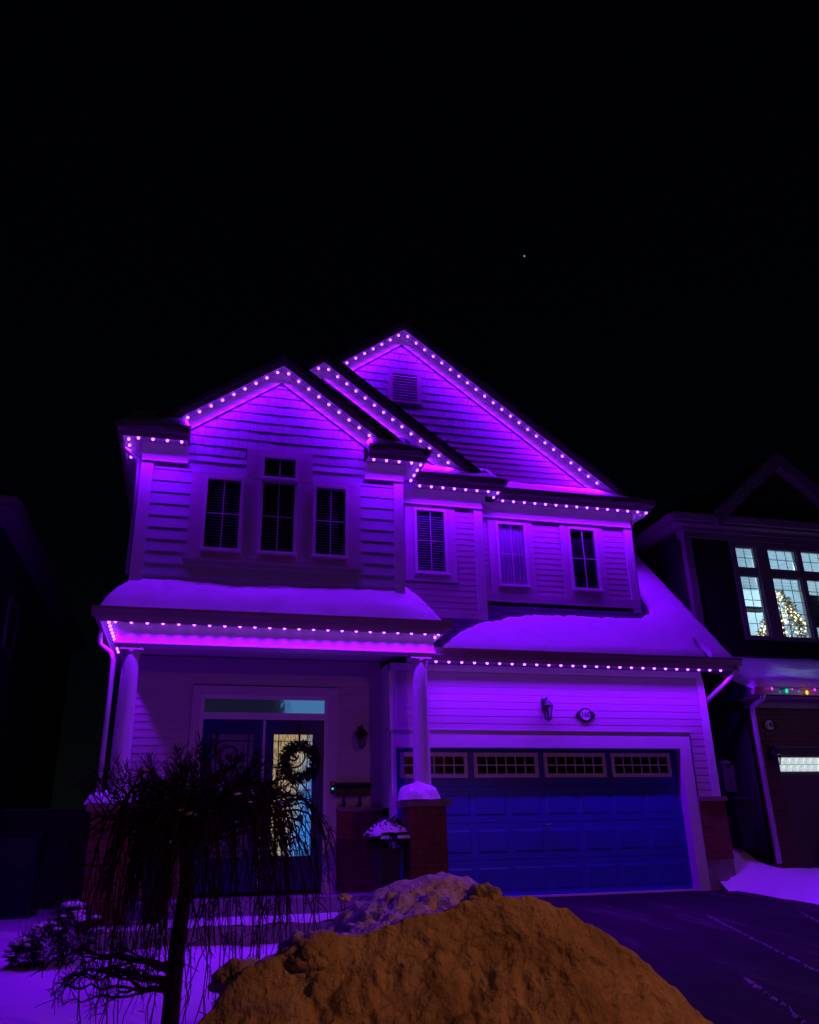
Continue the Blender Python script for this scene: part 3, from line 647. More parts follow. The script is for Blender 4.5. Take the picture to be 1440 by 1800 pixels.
def gar_t(x, y):
    if y > .47 and x < X3R + .02: return -.02
    yb = interp(Yb, x) + .03 * fbm(x * 4, 7) + .015 * fbm(x * 14, 2)
    if x > X3R and y > 1.0 + .1 * fbm(x * 9, y * 3): yb = 9
    d = min(yb - y, (y + .60) * 1.2, 5.955 - x + .02 * fbm(y * 5, 1))
    d2 = math.hypot((x - 5.45) * 3.2, (y + .42) * 1.4) - .16     # bare streak near the right corner
    return .115 * edge(d, .14) * (1 + .25 * fbm(x * .8, y * 1.3)) + .008 * fbm(x * 6, y * 6) - .012 - .1 * (1 - sstep(0, .12, d2))
snow_field('snow on the garage roof, bare along the wall above', .6, 5.97, -.62, 3.9, 190, 130, groof, gar_t)
def pent_snow(label, x0, x1, Yw, T=.10, y1=.06):
    bz = lambda x, y: 6.80 + .80 * (y - (Yw - .32))
    tt = lambda x, y: T * edge(min(x - x0, x1 - x, y - (Yw - .44) + .02 * fbm(x * 3, 1)), .14) * (1 + .3 * fbm(x * 1.5, y * 2)) - .008
    return snow_field(label, x0, x1, Yw - .44, Yw + .04, max(12, int((x1 - x0) * 14)), 14, bz, tt)
pent_snow('snow cap on the upper left eave return', -4.40, -3.42, Y1, .16)
pent_snow('snow cap on the eave return right of the lowest gable', -.58, .34, Y1, .14)
pent_snow('snow strip on the eave below the middle gable', .5, 2.0, Y2, .12)
pent_snow('snow strip on the eave below the highest gable', 2.1, 5.15, Y3, .08)
def cap_snow(label, cx, cy, z, rx, ry, h):
    def f(x, y):
        q = math.hypot((x - cx) / rx, (y - cy) / ry) + .30 * fbm(x * 3.1, y * 3.1, cx) + .08 * fbm(x * 9, y * 9)
        return h * (.55 * edge(1 - q, .35) + .45 * max(0, 1 - q)) + .012 * fbm(x * 9, y * 9) - .012
    return snow_field(label, cx - rx * 1.1, cx + rx * 1.1, cy - ry * 1.1, cy + ry * 1.1, 34, 34, lambda x, y: z, f, 'pier_snow')
cap_snow('snow heaped round the left porch column foot', -3.98, -.80, 1.37, .33, .33, .20)
cap_snow('snow heaped round the foot of the right porch column', .15, -.84, 1.37, .34, .31, .27)
snow_field('snow lying on the porch slab before the doors', -4.1, -.4, -1.22, -.34, 50, 14, lambda x, y: -.10, lambda x, y: .06 * edge(min(y + 1.22, -.34 - y, x + 4.1, -.4 - x) + .05 * fbm(x * 2, y * 2), .15) - .01, 'step_snow')

# ------------------------------------------------------------------ small fixtures on the house
def lantern(cx, y, z0, z1, label):
    t = empty('wall_lantern', (cx, y, z0), label, 'lantern'); h = z1 - z0; yc = y - .13
    MB().box(cx - .045, cx + .045, y - .025, y - .001, z0 + h * .45, z1 - .02).build('back_plate', BLACK, t)
    MB().tube([(cx, y - .02, z1 - h * .22), (cx, y - .06, z1 - h * .08), (cx, yc, z1 - h * .05), (cx, yc, z1 - h * .16)], .012, 6).build('arm', BLACK, t, True)
    MB().lathe(cx, yc, [(.012, z1 - h * .13), (.05, z1 - h * .2), (.10, z1 - h * .38), (.10, z1 - h * .42)], 8).build('roof', BLACK, t)
    b = MB()
    for k in range(6): a = k * math.pi / 3; b.tube([(cx + .085 * math.cos(a), yc + .085 * math.sin(a), z1 - h * .42), (cx + .05 * math.cos(a), yc + .05 * math.sin(a), z0 + h * .14)], .006, 4)
    b.build('cage', BLACK, t)
    MB().lathe(cx, yc, [(.045, z0 + h * .14), (.078, z1 - h * .43)], 6).build('glass', GLASS, t)
    MB().lathe(cx, yc, [(.005, z0), (.018, z0 + h * .05), (.012, z0 + h * .07), (.055, z0 + h * .10), (.055, z0 + h * .13)], 8).build('finial', BLACK, t)
lantern(-.43, YD - .022, 2.17, 2.56, 'black wall lantern between the front doors and the garage'); lantern(2.50, YG - .022, 2.55, 2.96, 'black wall lantern above the garage door left of the house number')
def text_mesh(s, size, m, parent, loc, name='number', xs=1.):
    cu = bpy.data.curves.new('t', 'FONT'); cu.body = s; cu.size = size; cu.align_x = 'CENTER'; cu.align_y = 'CENTER'; cu.extrude = .003; cu.offset = .0022
    o = bpy.data.objects.new('t', cu); COL.objects.link(o); me = bpy.data.meshes.new_from_object(o.evaluated_get(bpy.context.evaluated_depsgraph_get()))
    bpy.data.objects.remove(o); me.materials.clear(); me.materials.append(m)
    ob = bpy.data.objects.new(name, me); COL.objects.link(ob); ob.rotation_euler = (R(90), 0, 0); ob.scale = (xs, 1, 1); ob.parent = parent; ob.location = Vector(loc) - ORG[parent.name]; ORG[ob.name] = Vector(loc); return ob
def plaque(cx, y, cz, s, txt, label):
    t = empty('house_number_plaque', (cx, y, cz - .11 * s), label, 'sign')
    ov = lambda rx, rz, n=40: [(cx + rx * s * math.cos(2 * math.pi * i / n), cz + rz * s * math.sin(2 * math.pi * i / n)) for i in range(n)]
    b = MB().prism(ov(.118, .112), y - .014, y - .001)
    for sg in (-1, 1):
        p = [(cx + sg * .10 * s, cz - .055 * s), (cx + sg * .145 * s, cz - .05 * s), (cx + sg * .155 * s, cz - .02 * s), (cx + sg * .185 * s, cz), (cx + sg * .155 * s, cz + .02 * s), (cx + sg * .145 * s, cz + .05 * s), (cx + sg * .10 * s, cz + .055 * s)]
        b.prism(p if sg > 0 else p[::-1], y - .013, y - .002)
    b.build('surround', BLACK, t); MB().prism(ov(.092, .086), y - .018, y - .0141).build('face', TRIMW, t)
    text_mesh(txt, .125 * s, MATS.get('number_navy') or mat('number_navy', (.015, .015, .05), .5), t, (cx, y - .0185, cz), xs=.95)
plaque(3.22, YG - .022, 2.69, 1., '160', 'oval house number plaque 160 above the garage door')
# mailbox and doorbell
t = empty('mailbox', (-.56, YD - .02, 1.34), 'long black wall mailbox with two hooks beside the front doors', 'mailbox')
MB().prismx([(YD - .022, 1.49), (YD - .16, 1.49), (YD - .16, 1.60), (YD - .13, 1.66), (YD - .022, 1.69)][::-1], -.82, -.30).build('box', BLACK, t)
MB().prismx([(YD - .022, 1.692), (YD - .135, 1.665), (YD - .175, 1.60), (YD - .175, 1.585), (YD - .165, 1.585), (YD - .165, 1.60), (YD - .128, 1.658), (YD - .022, 1.684)], -.835, -.285).build('lid', BLACK, t)
for x in (-.69, -.44): MB().tube([(x, YD - .05, 1.49), (x, YD - .05, 1.37), (x, YD - .08, 1.33), (x, YD - .12, 1.35), (x, YD - .13, 1.40)], .012, 6).build('hook', BLACK, t, True)
t = empty('doorbell', (-.87, YD - .042, 1.52), 'small doorbell with a glowing green button on the door trim', 'doorbell')
bx('body', BLACK, t, -.90, -.845, YD - .068, YD - .041, 1.52, 1.70)
MB().tube([(-.872, YD - .07, 1.60), (-.872, YD - .074, 1.60)], .017, 12).build('button', emis('green_led', (.02, .85, .38), .9), t)
bx('camera_dot', emis('dot', (.3, .5, .6), .25), t, -.878, -.866, YD - .071, YD - .0685, 1.665, 1.675)
# wreath on the right door
def leafy(b, rnd, p, d, ln, wd):
    d = Vector(d).normalized(); s = d.orthogonal().normalized(); s.rotate(Matrix.Rotation(rnd.uniform(0, 6.28), 3, d)); p = Vector(p)
    b.quad([p - s * wd * .3, p + d * ln * .5 - s * wd, p + d * ln, p + d * ln * .5 + s * wd])
t = empty('wreath', (-1.36, YD - .06, 1.70), 'round evergreen wreath with bow hanging on the right front door', 'wreath')
rn = random.Random(3); b = MB(); cxw, czw = -1.40, 1.99
b.tube([(cxw + .24 * math.cos(a), YD - .08, czw + .24 * math.sin(a)) for a in [2 * math.pi * i / 24 for i in range(25)]], .035, 6)
for i in range(1500):
    a = rn.uniform(0, 6.283); q = Vector((math.cos(a), 0, math.sin(a))); k = rn.uniform(0, 6.283); out = q * math.cos(k) + Vector((0, -abs(math.sin(k)), 0)) if rn.random() < .8 else q * math.cos(k)
    p = Vector((cxw, YD - .08, czw)) + q * .24 + out * .03; leafy(b, rn, p, out + Vector((rn.uniform(-.8, .8), rn.uniform(-.3, .1), rn.uniform(-.8, .8))) + Vector((-q.z, 0, q.x)) * .6, rn.uniform(.06, .12), .010)
b.build('greenery', PLANT, t)
for i in range(12):
    a = rn.uniform(0, 6.28); MB().lathe(cxw + .25 * math.cos(a), YD - .14, [(.004, czw + .25 * math.sin(a) - .022), (.018, czw + .25 * math.sin(a) - .012), (.022, czw + .25 * math.sin(a)), (.016, czw + .25 * math.sin(a) + .014), (.003, czw + .25 * math.sin(a) + .021)], 8).build('berry', mat('bauble', (.25, .08, .25), .3), t, True)
bx('ribbon', mat('ribbon', (.10, .01, .02), .6), t, -1.415, -1.385, YD - .052, YD - .048, 2.2, 2.60)
# planters
def planter(cx, cy, z, h, label):
    t = empty('planter', (cx, cy, z), label, 'planter'); rn = random.Random(int(cx * 100))
    MB().lathe(cx, cy, [(.15, z), (.215, z + h - .05), (.235, z + h - .05), (.235, z + h), (.20, z + h), (.19, z + h - .06)], 4, R(45)).build('pot', POT, t)
    b = MB()
    for i in range(1300):
        th = rn.uniform(0, 6.28); ph = math.acos(rn.uniform(-.35, 1)); d = Vector((math.sin(ph) * math.cos(th), math.sin(ph) * math.sin(th), math.cos(ph)))
        leafy(b, rn, Vector((cx, cy, z + h + .10)) + d * rn.uniform(.12, .29), d + Vector((rn.uniform(-.7, .7), rn.uniform(-.7, .7), rn.uniform(-.3, .6))), rn.uniform(.05, .10), .014)
    b.build('foliage', PLANT, t)
    b = MB(); n = 18; m = 9
    for j in range(m + 1):
        for i in range(n):
            ph = j / m * 1.35; th = i / n * 6.283; r = .325 * (1 + .16 * fbm(math.cos(th) * 1.6 + cx, math.sin(th) * 1.6, ph)); b.v.append((cx + r * math.sin(ph) * math.cos(th) * 1.1, cy + r * math.sin(ph) * math.sin(th) * 1.1, z + h + .06 + r * math.cos(ph) * (.9)))
    for j in range(m):
        for i in range(n):
            if j < 7 or fbm(i * .7, j * .9, cx) > .05: b.f.append((j * n + i, (j + 1) * n + i, (j + 1) * n + (i + 1) % n, j * n + (i + 1) % n))
    b.build('snow_cap', SNOW, t, True)
planter(-.27, -.74, -.10, .84, 'dark square planter with snow-capped shrub beside the garage')
planter(-3.35, -.85, -.10, .84, 'dark square planter with snow-capped shrub behind the weeping tree')

# ------------------------------------------------------------------ weeping tree in the foreground
def weeping_tree():
    TX, TY = -3.03, -6.1; g = lawn_z(TX, TY) - .05
    t = empty('weeping_tree', (TX, TY, g), 'bare weeping tree with drooping twigs in front of the porch', 'tree')
    rn = random.Random(11)
    top = Vector((-2.98, -6.08, 1.02))
    path = [(TX - .02, TY, g - .1), (TX - .01, TY, g + .3), (TX + .0, TY + .01, .2), (TX + .03, TY + .02, .55), (TX + .02, TY + .0, .82), tuple(top)]
    MB().tube(path, [.074, .062, .055, .051, .052, .035], 10).build('trunk', BARK, t, True)
    b = MB(); tw = MB()
    def spur(p, d, n):
        for _ in range(n):
            q = Vector((rn.gauss(0, 1), rn.gauss(0, 1), rn.gauss(.3, 1))).normalized() * .6 + d * .7
            L = rn.uniform(.05, .13); e = p + q.normalized() * L
            tw.tube([p, p.lerp(e, .5) + Vector((rn.uniform(-.008, .008), rn.uniform(-.008, .008), .006)), e], [.0034, .0026, .0014], 3, False)
            if rn.random() < .5: tw.tube([p.lerp(e, .5), p.lerp(e, .5) + Vector((rn.gauss(0, .03), rn.gauss(0, .03), rn.gauss(.02, .03)))], [.0022, .0012], 3, False)
    def limb(start, az, reach, rise, drop, r0, wig=.03, n=14, twigs=3, low=False):
        P = []; d = Vector((math.cos(az), math.sin(az), 0)); s = d.cross(Vector((0, 0, 1)))
        ph = rn.uniform(0, 6.28)
        for i in range(n + 1):
            u = i / n; hr = reach * (1 - (1 - u) ** 2.1)
            z = rise * math.sin(min(1, u / .45) * math.pi / 2) if u < .45 else rise - drop * ((u - .45) / .55) ** 1.5
            p = start + d * hr + Vector((0, 0, z)) + s * (wig * math.sin(ph + u * 9) + rn.gauss(0, wig * .35)) + Vector((0, 0, rn.gauss(0, wig * .3)))
            p.z = max(p.z, lawn_z(p.x, p.y) + .02); P.append(p)
        b.tube(P, [max(.0035, r0 * (1 - .85 * i / n)) for i in range(n + 1)], 5)
        for i in range(2, n):
            if rn.random() < .75: spur(P[i], (P[i] - P[i - 1]).normalized() * .6 + Vector((0, 0, .5 if i < n * .6 else -.1)), rn.randint(1, twigs))
        return P
    allp = []
    for k in range(138):                                     # hanging limbs: a dome that spills over
        az = k * 2.39996 + rn.uniform(-.3, .3); q = rn.random()
        reach = rn.uniform(.38, .90); 
        if math.cos(az) > 0: reach *= 1.32
        P = limb(top + Vector((0, 0, rn.uniform(-.2, .05))), az, reach, rn.uniform(.05, .34) * (1 - .25 * q), rn.uniform(.4, 1.25), rn.uniform(.008, .017), .032)
        allp.append(P)
    for k in range(24):                                      # limbs that fall towards the road and veil the trunk
        allp.append(limb(top + Vector((0, 0, rn.uniform(-.15, .05))), -math.pi / 2 + rn.uniform(-1.1, 1.1), rn.uniform(.3, .75), rn.uniform(.05, .25), rn.uniform(.7, 1.35), rn.uniform(.007, .014), .035))
    for P in allp:                                           # long thin hangers
        for _ in range(rn.randint(0, 3)):
            i = rn.randint(5, len(P) - 1); p = P[i]; L = rn.uniform(.3, .85)
            sx, sy = rn.gauss(0, .02), rn.gauss(0, .02); Q = [p + Vector((sx * j + rn.gauss(0, .014), sy * j + rn.gauss(0, .014), -L * j / 6)) for j in range(7)]
            for v in Q: v.z = max(v.z, lawn_z(v.x, v.y) + .01)
            b.tube(Q, [.005, .0048, .0044, .004, .0035, .003, .002], 4, False)
            for v in Q[1:]:
                if rn.random() < .12: spur(v, Vector((0, 0, -.4)), 1)
    for k in range(95):                                      # spiky upright shoots on top
        az = rn.uniform(0, 6.28); r = .62 * math.sqrt(rn.random()); p = top + Vector((math.cos(az) * r - .05, math.sin(az) * r, .27 - .62 * r * r + rn.uniform(-.1, .05)))
        e = p + Vector((math.cos(az) * .16 * r * 2 + rn.gauss(0, .05), math.sin(az) * .1, rn.uniform(.10, .27)))
        m = p.lerp(e, .5) + Vector((rn.gauss(0, .02), rn.gauss(0, .02), 0)); b.tube([p, m, e], [.007, .005, .0025], 4, False)
        for q in (m, e, p.lerp(e, .75)): spur(q, (e - p).normalized(), 4)
    for k in range(14):                                      # crooked low branches at the left, near the snow
        az = math.pi + rn.uniform(-.5, .45); limb(Vector((TX - .03, TY, rn.uniform(-.12, .10))), az, rn.uniform(.45, .85), rn.uniform(-.04, .14), rn.uniform(.02, .2), rn.uniform(.009, .016), .045, 14, 4)
    b.build('branches', BARK, t); tag(tw.build('twigs', BARK, t), kind='stuff')
    sb = MB()                                                # clots of snow caught in the crown
    for k in range(26):
        P = rn.choice(allp); p = P[rn.randint(4, 8)]; r = rn.uniform(.012, .035)
        sb.lathe(p.x, p.y, [(r * .3, p.z - .002), (r * 1.3, p.z + .004), (r, p.z + .4 * r), (r * .3, p.z + .65 * r)], 7)
    tag(sb.build('snow_clots', SNOW, t, True), kind='stuff')
weeping_tree()
# low shrub with snow at the left of the porch, dry grass stalks behind it
def low_shrub():
    t = empty('low_shrub', (-4.33, -2.0, -.36), 'low dark evergreen shrub dusted with snow left of the porch', 'shrub'); rn = random.Random(5); b = MB(); s = MB()
    for (cx, cy, cz, r) in ((-4.4, -2.0, -.16, .24), (-4.12, -1.95, -.08, .27), (-4.6, -2.05, -.22, .16), (-4.2, -1.75, .06, .2)):
        for i in range(420):
            d = Vector((rn.gauss(0, 1), rn.gauss(0, 1), rn.gauss(.3, .8))).normalized(); p = Vector((cx, cy, cz)) + d * r * rn.uniform(.4, 1); leafy(b, rn, p, d + Vector((rn.uniform(-.6, .6), rn.uniform(-.6, .6), 0)), rn.uniform(.05, .11), .012)
        for i in range(9):
            a = rn.uniform(0, 6.28); q = r * .75 * math.sqrt(rn.random()); rr = rn.uniform(.03, .075); x, y = cx + q * math.cos(a), cy + q * math.sin(a); z = cz + math.sqrt(max(0, r * r - q * q)) * .95
            s.lathe(x, y, [(rr * .4, z - .015), (rr * 1.2, z), (rr, z + rr * .3), (rr * .3, z + rr * .5)], 8)
    b.build('foliage', PLANT, t); tag(s.build('snow_clots', SNOW, t, True), kind='stuff')
    g = MB()
    for i in range(26):
        x = rn.uniform(-4.75, -3.95); y = rn.uniform(-1.9, -1.5); l = rn.uniform(.3, .62); lx = rn.gauss(0, .12); g.tube([(x, y, -.35), (x + lx * .4, y, -.35 + l * .6), (x + lx, y, -.35 + l)], [.004, .003, .0015], 3, False)
    tag(g.build('dry_grass', mat('dry_stalk', (.16, .11, .07), .8), None), 'dry grass stalks poking through the snow by the low shrub', 'grass', kind='stuff')
low_shrub()

# ------------------------------------------------------------------ ploughed snow pile in front
C1 = [(-3.6, -.55), (-3.2, -.25), (-2.91, .06), (-2.72, .26), (-2.48, .35), (-2.37, .38), (-2.11, .40), (-1.9, .455), (-1.65, .51), (-1.5, .53), (-1.21, .52), (-1.02, .46), (-.86, .35), (-.61, .19), (-.4, .02), (-.26, -.12), (0, -.38), (.3, -.7), (.6, -.9)]
C2 = [(-3.4, -.5), (-2.7, -.2), (-2.3, .20), (-2.11, .36), (-2.04, .43), (-1.82, .52), (-1.66, .575), (-1.35, .625), (-1.15, .575), (-1.05, .49), (-.68, .30), (-.1, -.12), (.3, -.6), (.6, -.9)]
def pile_z(x, y):
    wx = x + .06 * fbm(x * 2.2, y * 2.2, 5); c1 = interp(C1, wx); c2 = interp(C2, wx); yf = -8.2 + .05 * fbm(x * 3, 4)
    if y < yf:
        d = yf - y; z = c1 - .02 - 1.75 * max(0, d - .04) - .55 * min(d, .04) - .06 * d * d
    elif y < -7.0:
        u = (y + 8.2) / 1.2; z = c1 + (c2 - c1) * sstep(0, 1, u) - .07 * math.sin(u * math.pi)
    else:
        d = y + 7.0; z = c2 - .95 * d
    l = .085 * fbm(x * 2.6, y * 2.6, 1, 3) + .055 * fbm(x * 6.5, y * 6.5, 2, 4) + .020 * fbm(x * 22, y * 22, 3, 4)
    cell = noise.voronoi(Vector((x * 3.1 + .4 * fbm(x * 4, y * 4, 8), y * 3.1, z * 3.1)))[0]; l += .085 * max(0, .38 - cell[0]) * (1 if fbm(x * 1.3, y * 1.3, 9) > -.1 else .3)
    return max(-1.3, z + l * min(1, max(.35, (z + .9)) * 1.1) * (0.6 if abs(y + 8.15) < .15 else 1))
PSN = bpy.data.materials.new('dirty_snow_bright_ridge'); PSN.use_nodes = True
def psn():
    n = PSN.node_tree.nodes; L = PSN.node_tree.links; p = n['Principled BSDF']; p.inputs['Roughness'].default_value = .85; p.inputs['Specular IOR Level'].default_value = .2
    tc = n.new('ShaderNodeTexCoord'); a = n.new('ShaderNodeTexNoise'); a.inputs['Scale'].default_value = 2.6; a.inputs['Detail'].default_value = 8; a.inputs['Roughness'].default_value = .7; L.new(tc.outputs['Object'], a.inputs['Vector'])
    cr = n.new('ShaderNodeValToRGB'); e = cr.color_ramp.elements; e[0].position = .34; e[0].color = (.34, .31, .29, 1); e[1].position = .66; e[1].color = (.80, .79, .80, 1); q = e.new(.5); q.color = (.60, .57, .55, 1); L.new(a.outputs[0], cr.inputs[0])
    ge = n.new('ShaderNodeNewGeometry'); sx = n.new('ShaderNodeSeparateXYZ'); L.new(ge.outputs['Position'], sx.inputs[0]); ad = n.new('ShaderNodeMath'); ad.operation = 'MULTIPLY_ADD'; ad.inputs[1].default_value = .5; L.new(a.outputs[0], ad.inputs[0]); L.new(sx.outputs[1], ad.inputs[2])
    mr = n.new('ShaderNodeMapRange'); mr.inputs['From Min'].default_value = -7.95; mr.inputs['From Max'].default_value = -7.6; L.new(ad.outputs[0], mr.inputs[0]); mc = n.new('ShaderNodeMixRGB'); mc.inputs[2].default_value = (.82, .82, .85, 1); L.new(mr.outputs[0], mc.inputs[0]); L.new(cr.outputs[0], mc.inputs[1]); L.new(mc.outputs[0], p.inputs['Base Color'])  # back ridge paler over the dirt: its brighter light is put into the colour
    g = n.new('ShaderNodeTexNoise'); g.inputs['Scale'].default_value = 38; g.inputs['Detail'].default_value = 8; L.new(tc.outputs['Object'], g.inputs['Vector'])
    g2 = n.new('ShaderNodeTexNoise'); g2.inputs['Scale'].default_value = 9; g2.inputs['Detail'].default_value = 8; L.new(tc.outputs['Object'], g2.inputs['Vector'])
    b1 = n.new('ShaderNodeBump'); b1.inputs['Strength'].default_value = 1.; b1.inputs['Distance'].default_value = .02; L.new(g.outputs[0], b1.inputs['Height'])
    b2 = n.new('ShaderNodeBump'); b2.inputs['Strength'].default_value = .7; b2.inputs['Distance'].default_value = .06; L.new(g2.outputs[0], b2.inputs['Height']); L.new(b1.outputs[0], b2.inputs['Normal']); L.new(b2.outputs[0], p.inputs['Normal'])
psn()
def pile_point(x, v):
    """v: 0 foot in front .. .5 front crest .. .75 back ridge .. 1 foot behind"""
    c1 = interp(C1, x); c2 = interp(C2, x); lo = -1.05
    if v < .5:
        u = v / .5; ang = u * 1.35; hh = c1 - lo
        y = -8.2 - hh * .62 * (1 - math.sin(ang) / math.sin(1.35)) - .10 * (1 - u); z = lo + hh * (1 - math.cos(ang * 1.0)) / (1 - math.cos(1.35)) if False else lo + hh * (u ** .85)
    elif v < .75:
        u = (v - .5) / .25; y = -8.2 + 1.2 * u; z = c1 + (c2 - c1) * sstep(0, 1, u) - .07 * math.sin(u * math.pi)
    else:
        u = (v - .75) / .25; y = -7.0 + 1.5 * u; z = c2 + (lo - c2) * u ** 1.15
    return Vector((x, y, z))
b = MB(); nx, nv = 300, 300
for j in range(nv + 1):
    v = j / nv
    for i in range(nx + 1):
        x = -3.6 + 4.2 * i / nx; p = pile_point(x, v); e = .006
        n_ = (pile_point(x + .02, v) - pile_point(x - .02, v)).cross(pile_point(x, min(1, v + e)) - pile_point(x, max(0, v - e)))
        n_ = n_.normalized() if n_.length > 1e-9 else Vector((0, 0, 1))
        q = p + Vector((fbm(p.x * 2, p.z * 2, 4), fbm(p.z * 2, p.y * 2, 8), fbm(p.x * 2, p.y * 2, 12))) * .12
        vo = noise.voronoi(q * 3.0)[0]; vo2 = noise.voronoi(q * 8.0)[0]; msk = sstep(-.25, .25, fbm(p.x * 1.2, p.z * 1.2, p.y))
        d = .055 * fbm(q.x * 2.2, q.y * 2.2, q.z * 2.2, 3) + .036 * fbm(q.x * 7, q.y * 7, q.z * 7, 4) + .014 * fbm(q.x * 24, q.y * 24, q.z * 24, 3)
        d += (.10 * min(.45, vo[1] - vo[0]) - .02) * msk + (.045 * min(.5, vo2[1] - vo2[0]) - .008) * (1 - .5 * msk)
        k = .45 if abs(v - .5) < .06 or abs(v - .75) < .05 else 1
        b.v.append(tuple(p + n_ * d * k))
for j in range(nv):
    for i in range(nx): a = j * (nx + 1) + i; b.f.append((a, a + 1, a + nx + 2, a + nx + 1))
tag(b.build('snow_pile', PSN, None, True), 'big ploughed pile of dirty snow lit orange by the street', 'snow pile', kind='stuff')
def chunk(x, y, r, label, sq=.75, dz=0):
    b = MB(); n, m = 26, 16; z0 = pile_z(x, y) + dz; rn = random.Random(int(x * 1000))
    for j in range(m + 1):
        for i in range(n):
            ph = math.pi * j / m; th = 2 * math.pi * i / n; d = Vector((math.sin(ph) * math.cos(th), math.sin(ph) * math.sin(th), math.cos(ph)))
            vo = noise.voronoi(Vector((d.x * 1.6 + x * 7, d.y * 1.6, d.z * 1.6)))[0]; q = r * (.85 + .45 * fbm(d.x * 1.5 + x * 9, d.y * 1.5, d.z * 1.5 + y) + .35 * (vo[1] - vo[0]) + .12 * fbm(d.x * 6, d.y * 6, d.z * 6 + x)); b.v.append((x + d.x * q * 1.15, y + d.y * q, z0 + d.z * q * sq))
    for j in range(m):
        for i in range(n): b.f.append((j * n + i, (j + 1) * n + i, (j + 1) * n + (i + 1) % n, j * n + (i + 1) % n))
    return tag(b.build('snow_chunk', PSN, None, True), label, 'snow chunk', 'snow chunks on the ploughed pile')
chunk(-2.40, -8.15, .13, 'large rounded snow chunk on the left shoulder of the pile', .8, -.06)
chunk(-2.72, -8.05, .13, 'rounded snow chunk low at the left end of the pile', .7, .0)
chunk(-1.46, -8.1, .10, 'small snow chunk at the top of the orange face', .8, -.01)
chunk(-2.02, -7.0, .035, 'tiny snow lump on the purple back ridge of the pile', .8, .01)

# ------------------------------------------------------------------ snow streaks and tyre tracks on the driveway
def streak(pts, wd, label, seed):
    b = MB(); rn = random.Random(seed); P = resample([(x, y, 0) for x, y in pts], .03)
    for i, p in enumerate(P):
        w_ = wd * .8 * (.1 + .9 * abs(fbm(i * .17, seed, 0))) * (1 if 4 < i < len(P) - 6 else .3)
        x, y = p.x + .03 * fbm(i * .1, seed + 9, 0), p.y
        b.v += [(x - w_, y, gz(x, y) + .006), (x, y, gz(x, y) + .014 + .01 * rn.random()), (x + w_, y, gz(x, y) + .006)]
    for i in range(len(P) - 1):
        if fbm(i * .35, seed + 20, 0) > -.12:
            for k in range(2): a = i * 3 + k; b.f.append((a, a + 1, a + 4, a + 3))
    tag(b.build('snow_streak', mat('thin_snow', (.22, .22, .24), .8, .5, 14, .4, 60), None, True), label, 'snow', kind='stuff')
streak([(3.45, -2.5), (2.95, -4.1), (2.6, -5.2), (2.3, -6.3)], .07, 'thin streak of packed snow down the middle of the driveway', 1)
streak([(1.72, -5.6), (1.43, -6.5), (1.05, -7.4), (.8, -8.2)], .09, 'short ragged streak of packed snow near the pile', 2)
streak([(4.75, -2.6), (4.3, -3.6), (4.05, -4.2)], .05, 'faint streak of packed snow at the right edge of the driveway', 3)

# ------------------------------------------------------------------ neighbouring house on the right
nb = empty('house', (8.5, 1, 0), 'dark brick and stucco house with a lit window and Christmas lights at the right', 'house')
NDK = mat('stucco_dark', (.05, .04, .04), .9, .2, 8); NTR = mat('neighbour_trim', (.42, .36, .36), .6, .1, 5)
NX0, NX1, NY = 6.40, 13.2, 1.0
wl = MB().box(NX0 + .02, 7.44, NY, NY + .2, 3.2, 6.5).box(7.44, NX1, NY, NY + .2, 3.2, 4.38).box(9.95, NX1, NY, NY + .2, 4.38, 6.5).build('wall', NDK, nb)
bx('corner_board', NTR, wl, NX0 - .02, NX0 + .14, NY - .04, NY + .1, 3.6, 6.46)
bx('frieze', NTR, wl, NX0 - .02, NX1, NY - .06, NY + .2, 6.461, 6.66)
bx('side_wall', mat('neighbour_side', (.07, .065, .07), .85, .15, 3, .2, 30, (1, 1, 10)), nb, NX0, NX0 + .1, NY + .2, 14, -.5, 6.6); bx('side_wall', MATS['neighbour_side'], nb, NX0, NX0 + .1, -.1, NY + .2, -.5, 3.3)
ev = bx('eave', NTR, nb, NX0 - .35, NX1, NY - .28, 14, 6.661, 6.70); gutter('gutter', 'x', NX0 - .42, NX1, NY - .40, 6.71, 6.85, ev); gutter('gutter', 'y', NY - .3, 14, NX0 - .44, 6.71, 6.85, ev, sign=-1)
bx('bed_mould', NTR, ev, NX0 - .1, NX1, NY - .12, NY - .061, 6.58, 6.66)
MB().hexa([(NX0 - .34, NY - .3, 6.86), (NX1, NY - .3, 6.86), (NX1, 14, 6.86), (NX0 - .34, 14, 6.86), (NX0 + 3.2, 5, 9.4), (NX1, 5, 9.4), (NX1, 9, 9.4), (NX0 + 3.2, 9, 9.4)]).build('roof', SHING, nb)
cxn, zan, mn = 8.73, 8.32, .85
ln = lambda x, o=0: zan - mn * abs(x - cxn) + o
gt = MB().prism([(7.2, 6.9), (10.3, 6.9), (cxn, 8.3)], NY - .12, 4).build('gable_wall', NDK, nb)
for a, c in ((6.95, cxn), (cxn, 10.5)):
    MB().prism([(a, ln(a, -.22)), (c, ln(c, -.22)), (c, ln(c, .12)), (a, ln(a, .12))], NY - .42, NY - .30).build('rake_board', NTR, gt)
    MB().prism([(a, ln(a, .121)), (c, ln(c, .121)), (c, ln(c, .18)), (a, ln(a, .18))], NY - .46, 5).build('shingles', SHING, gt)
    MB().prism([(a, ln(a, -.10)), (c, ln(c, -.10)), (c, ln(c, -.02)), (a, ln(a, -.02))], NY - .299, NY - .1).build('soffit', NTR, gt)
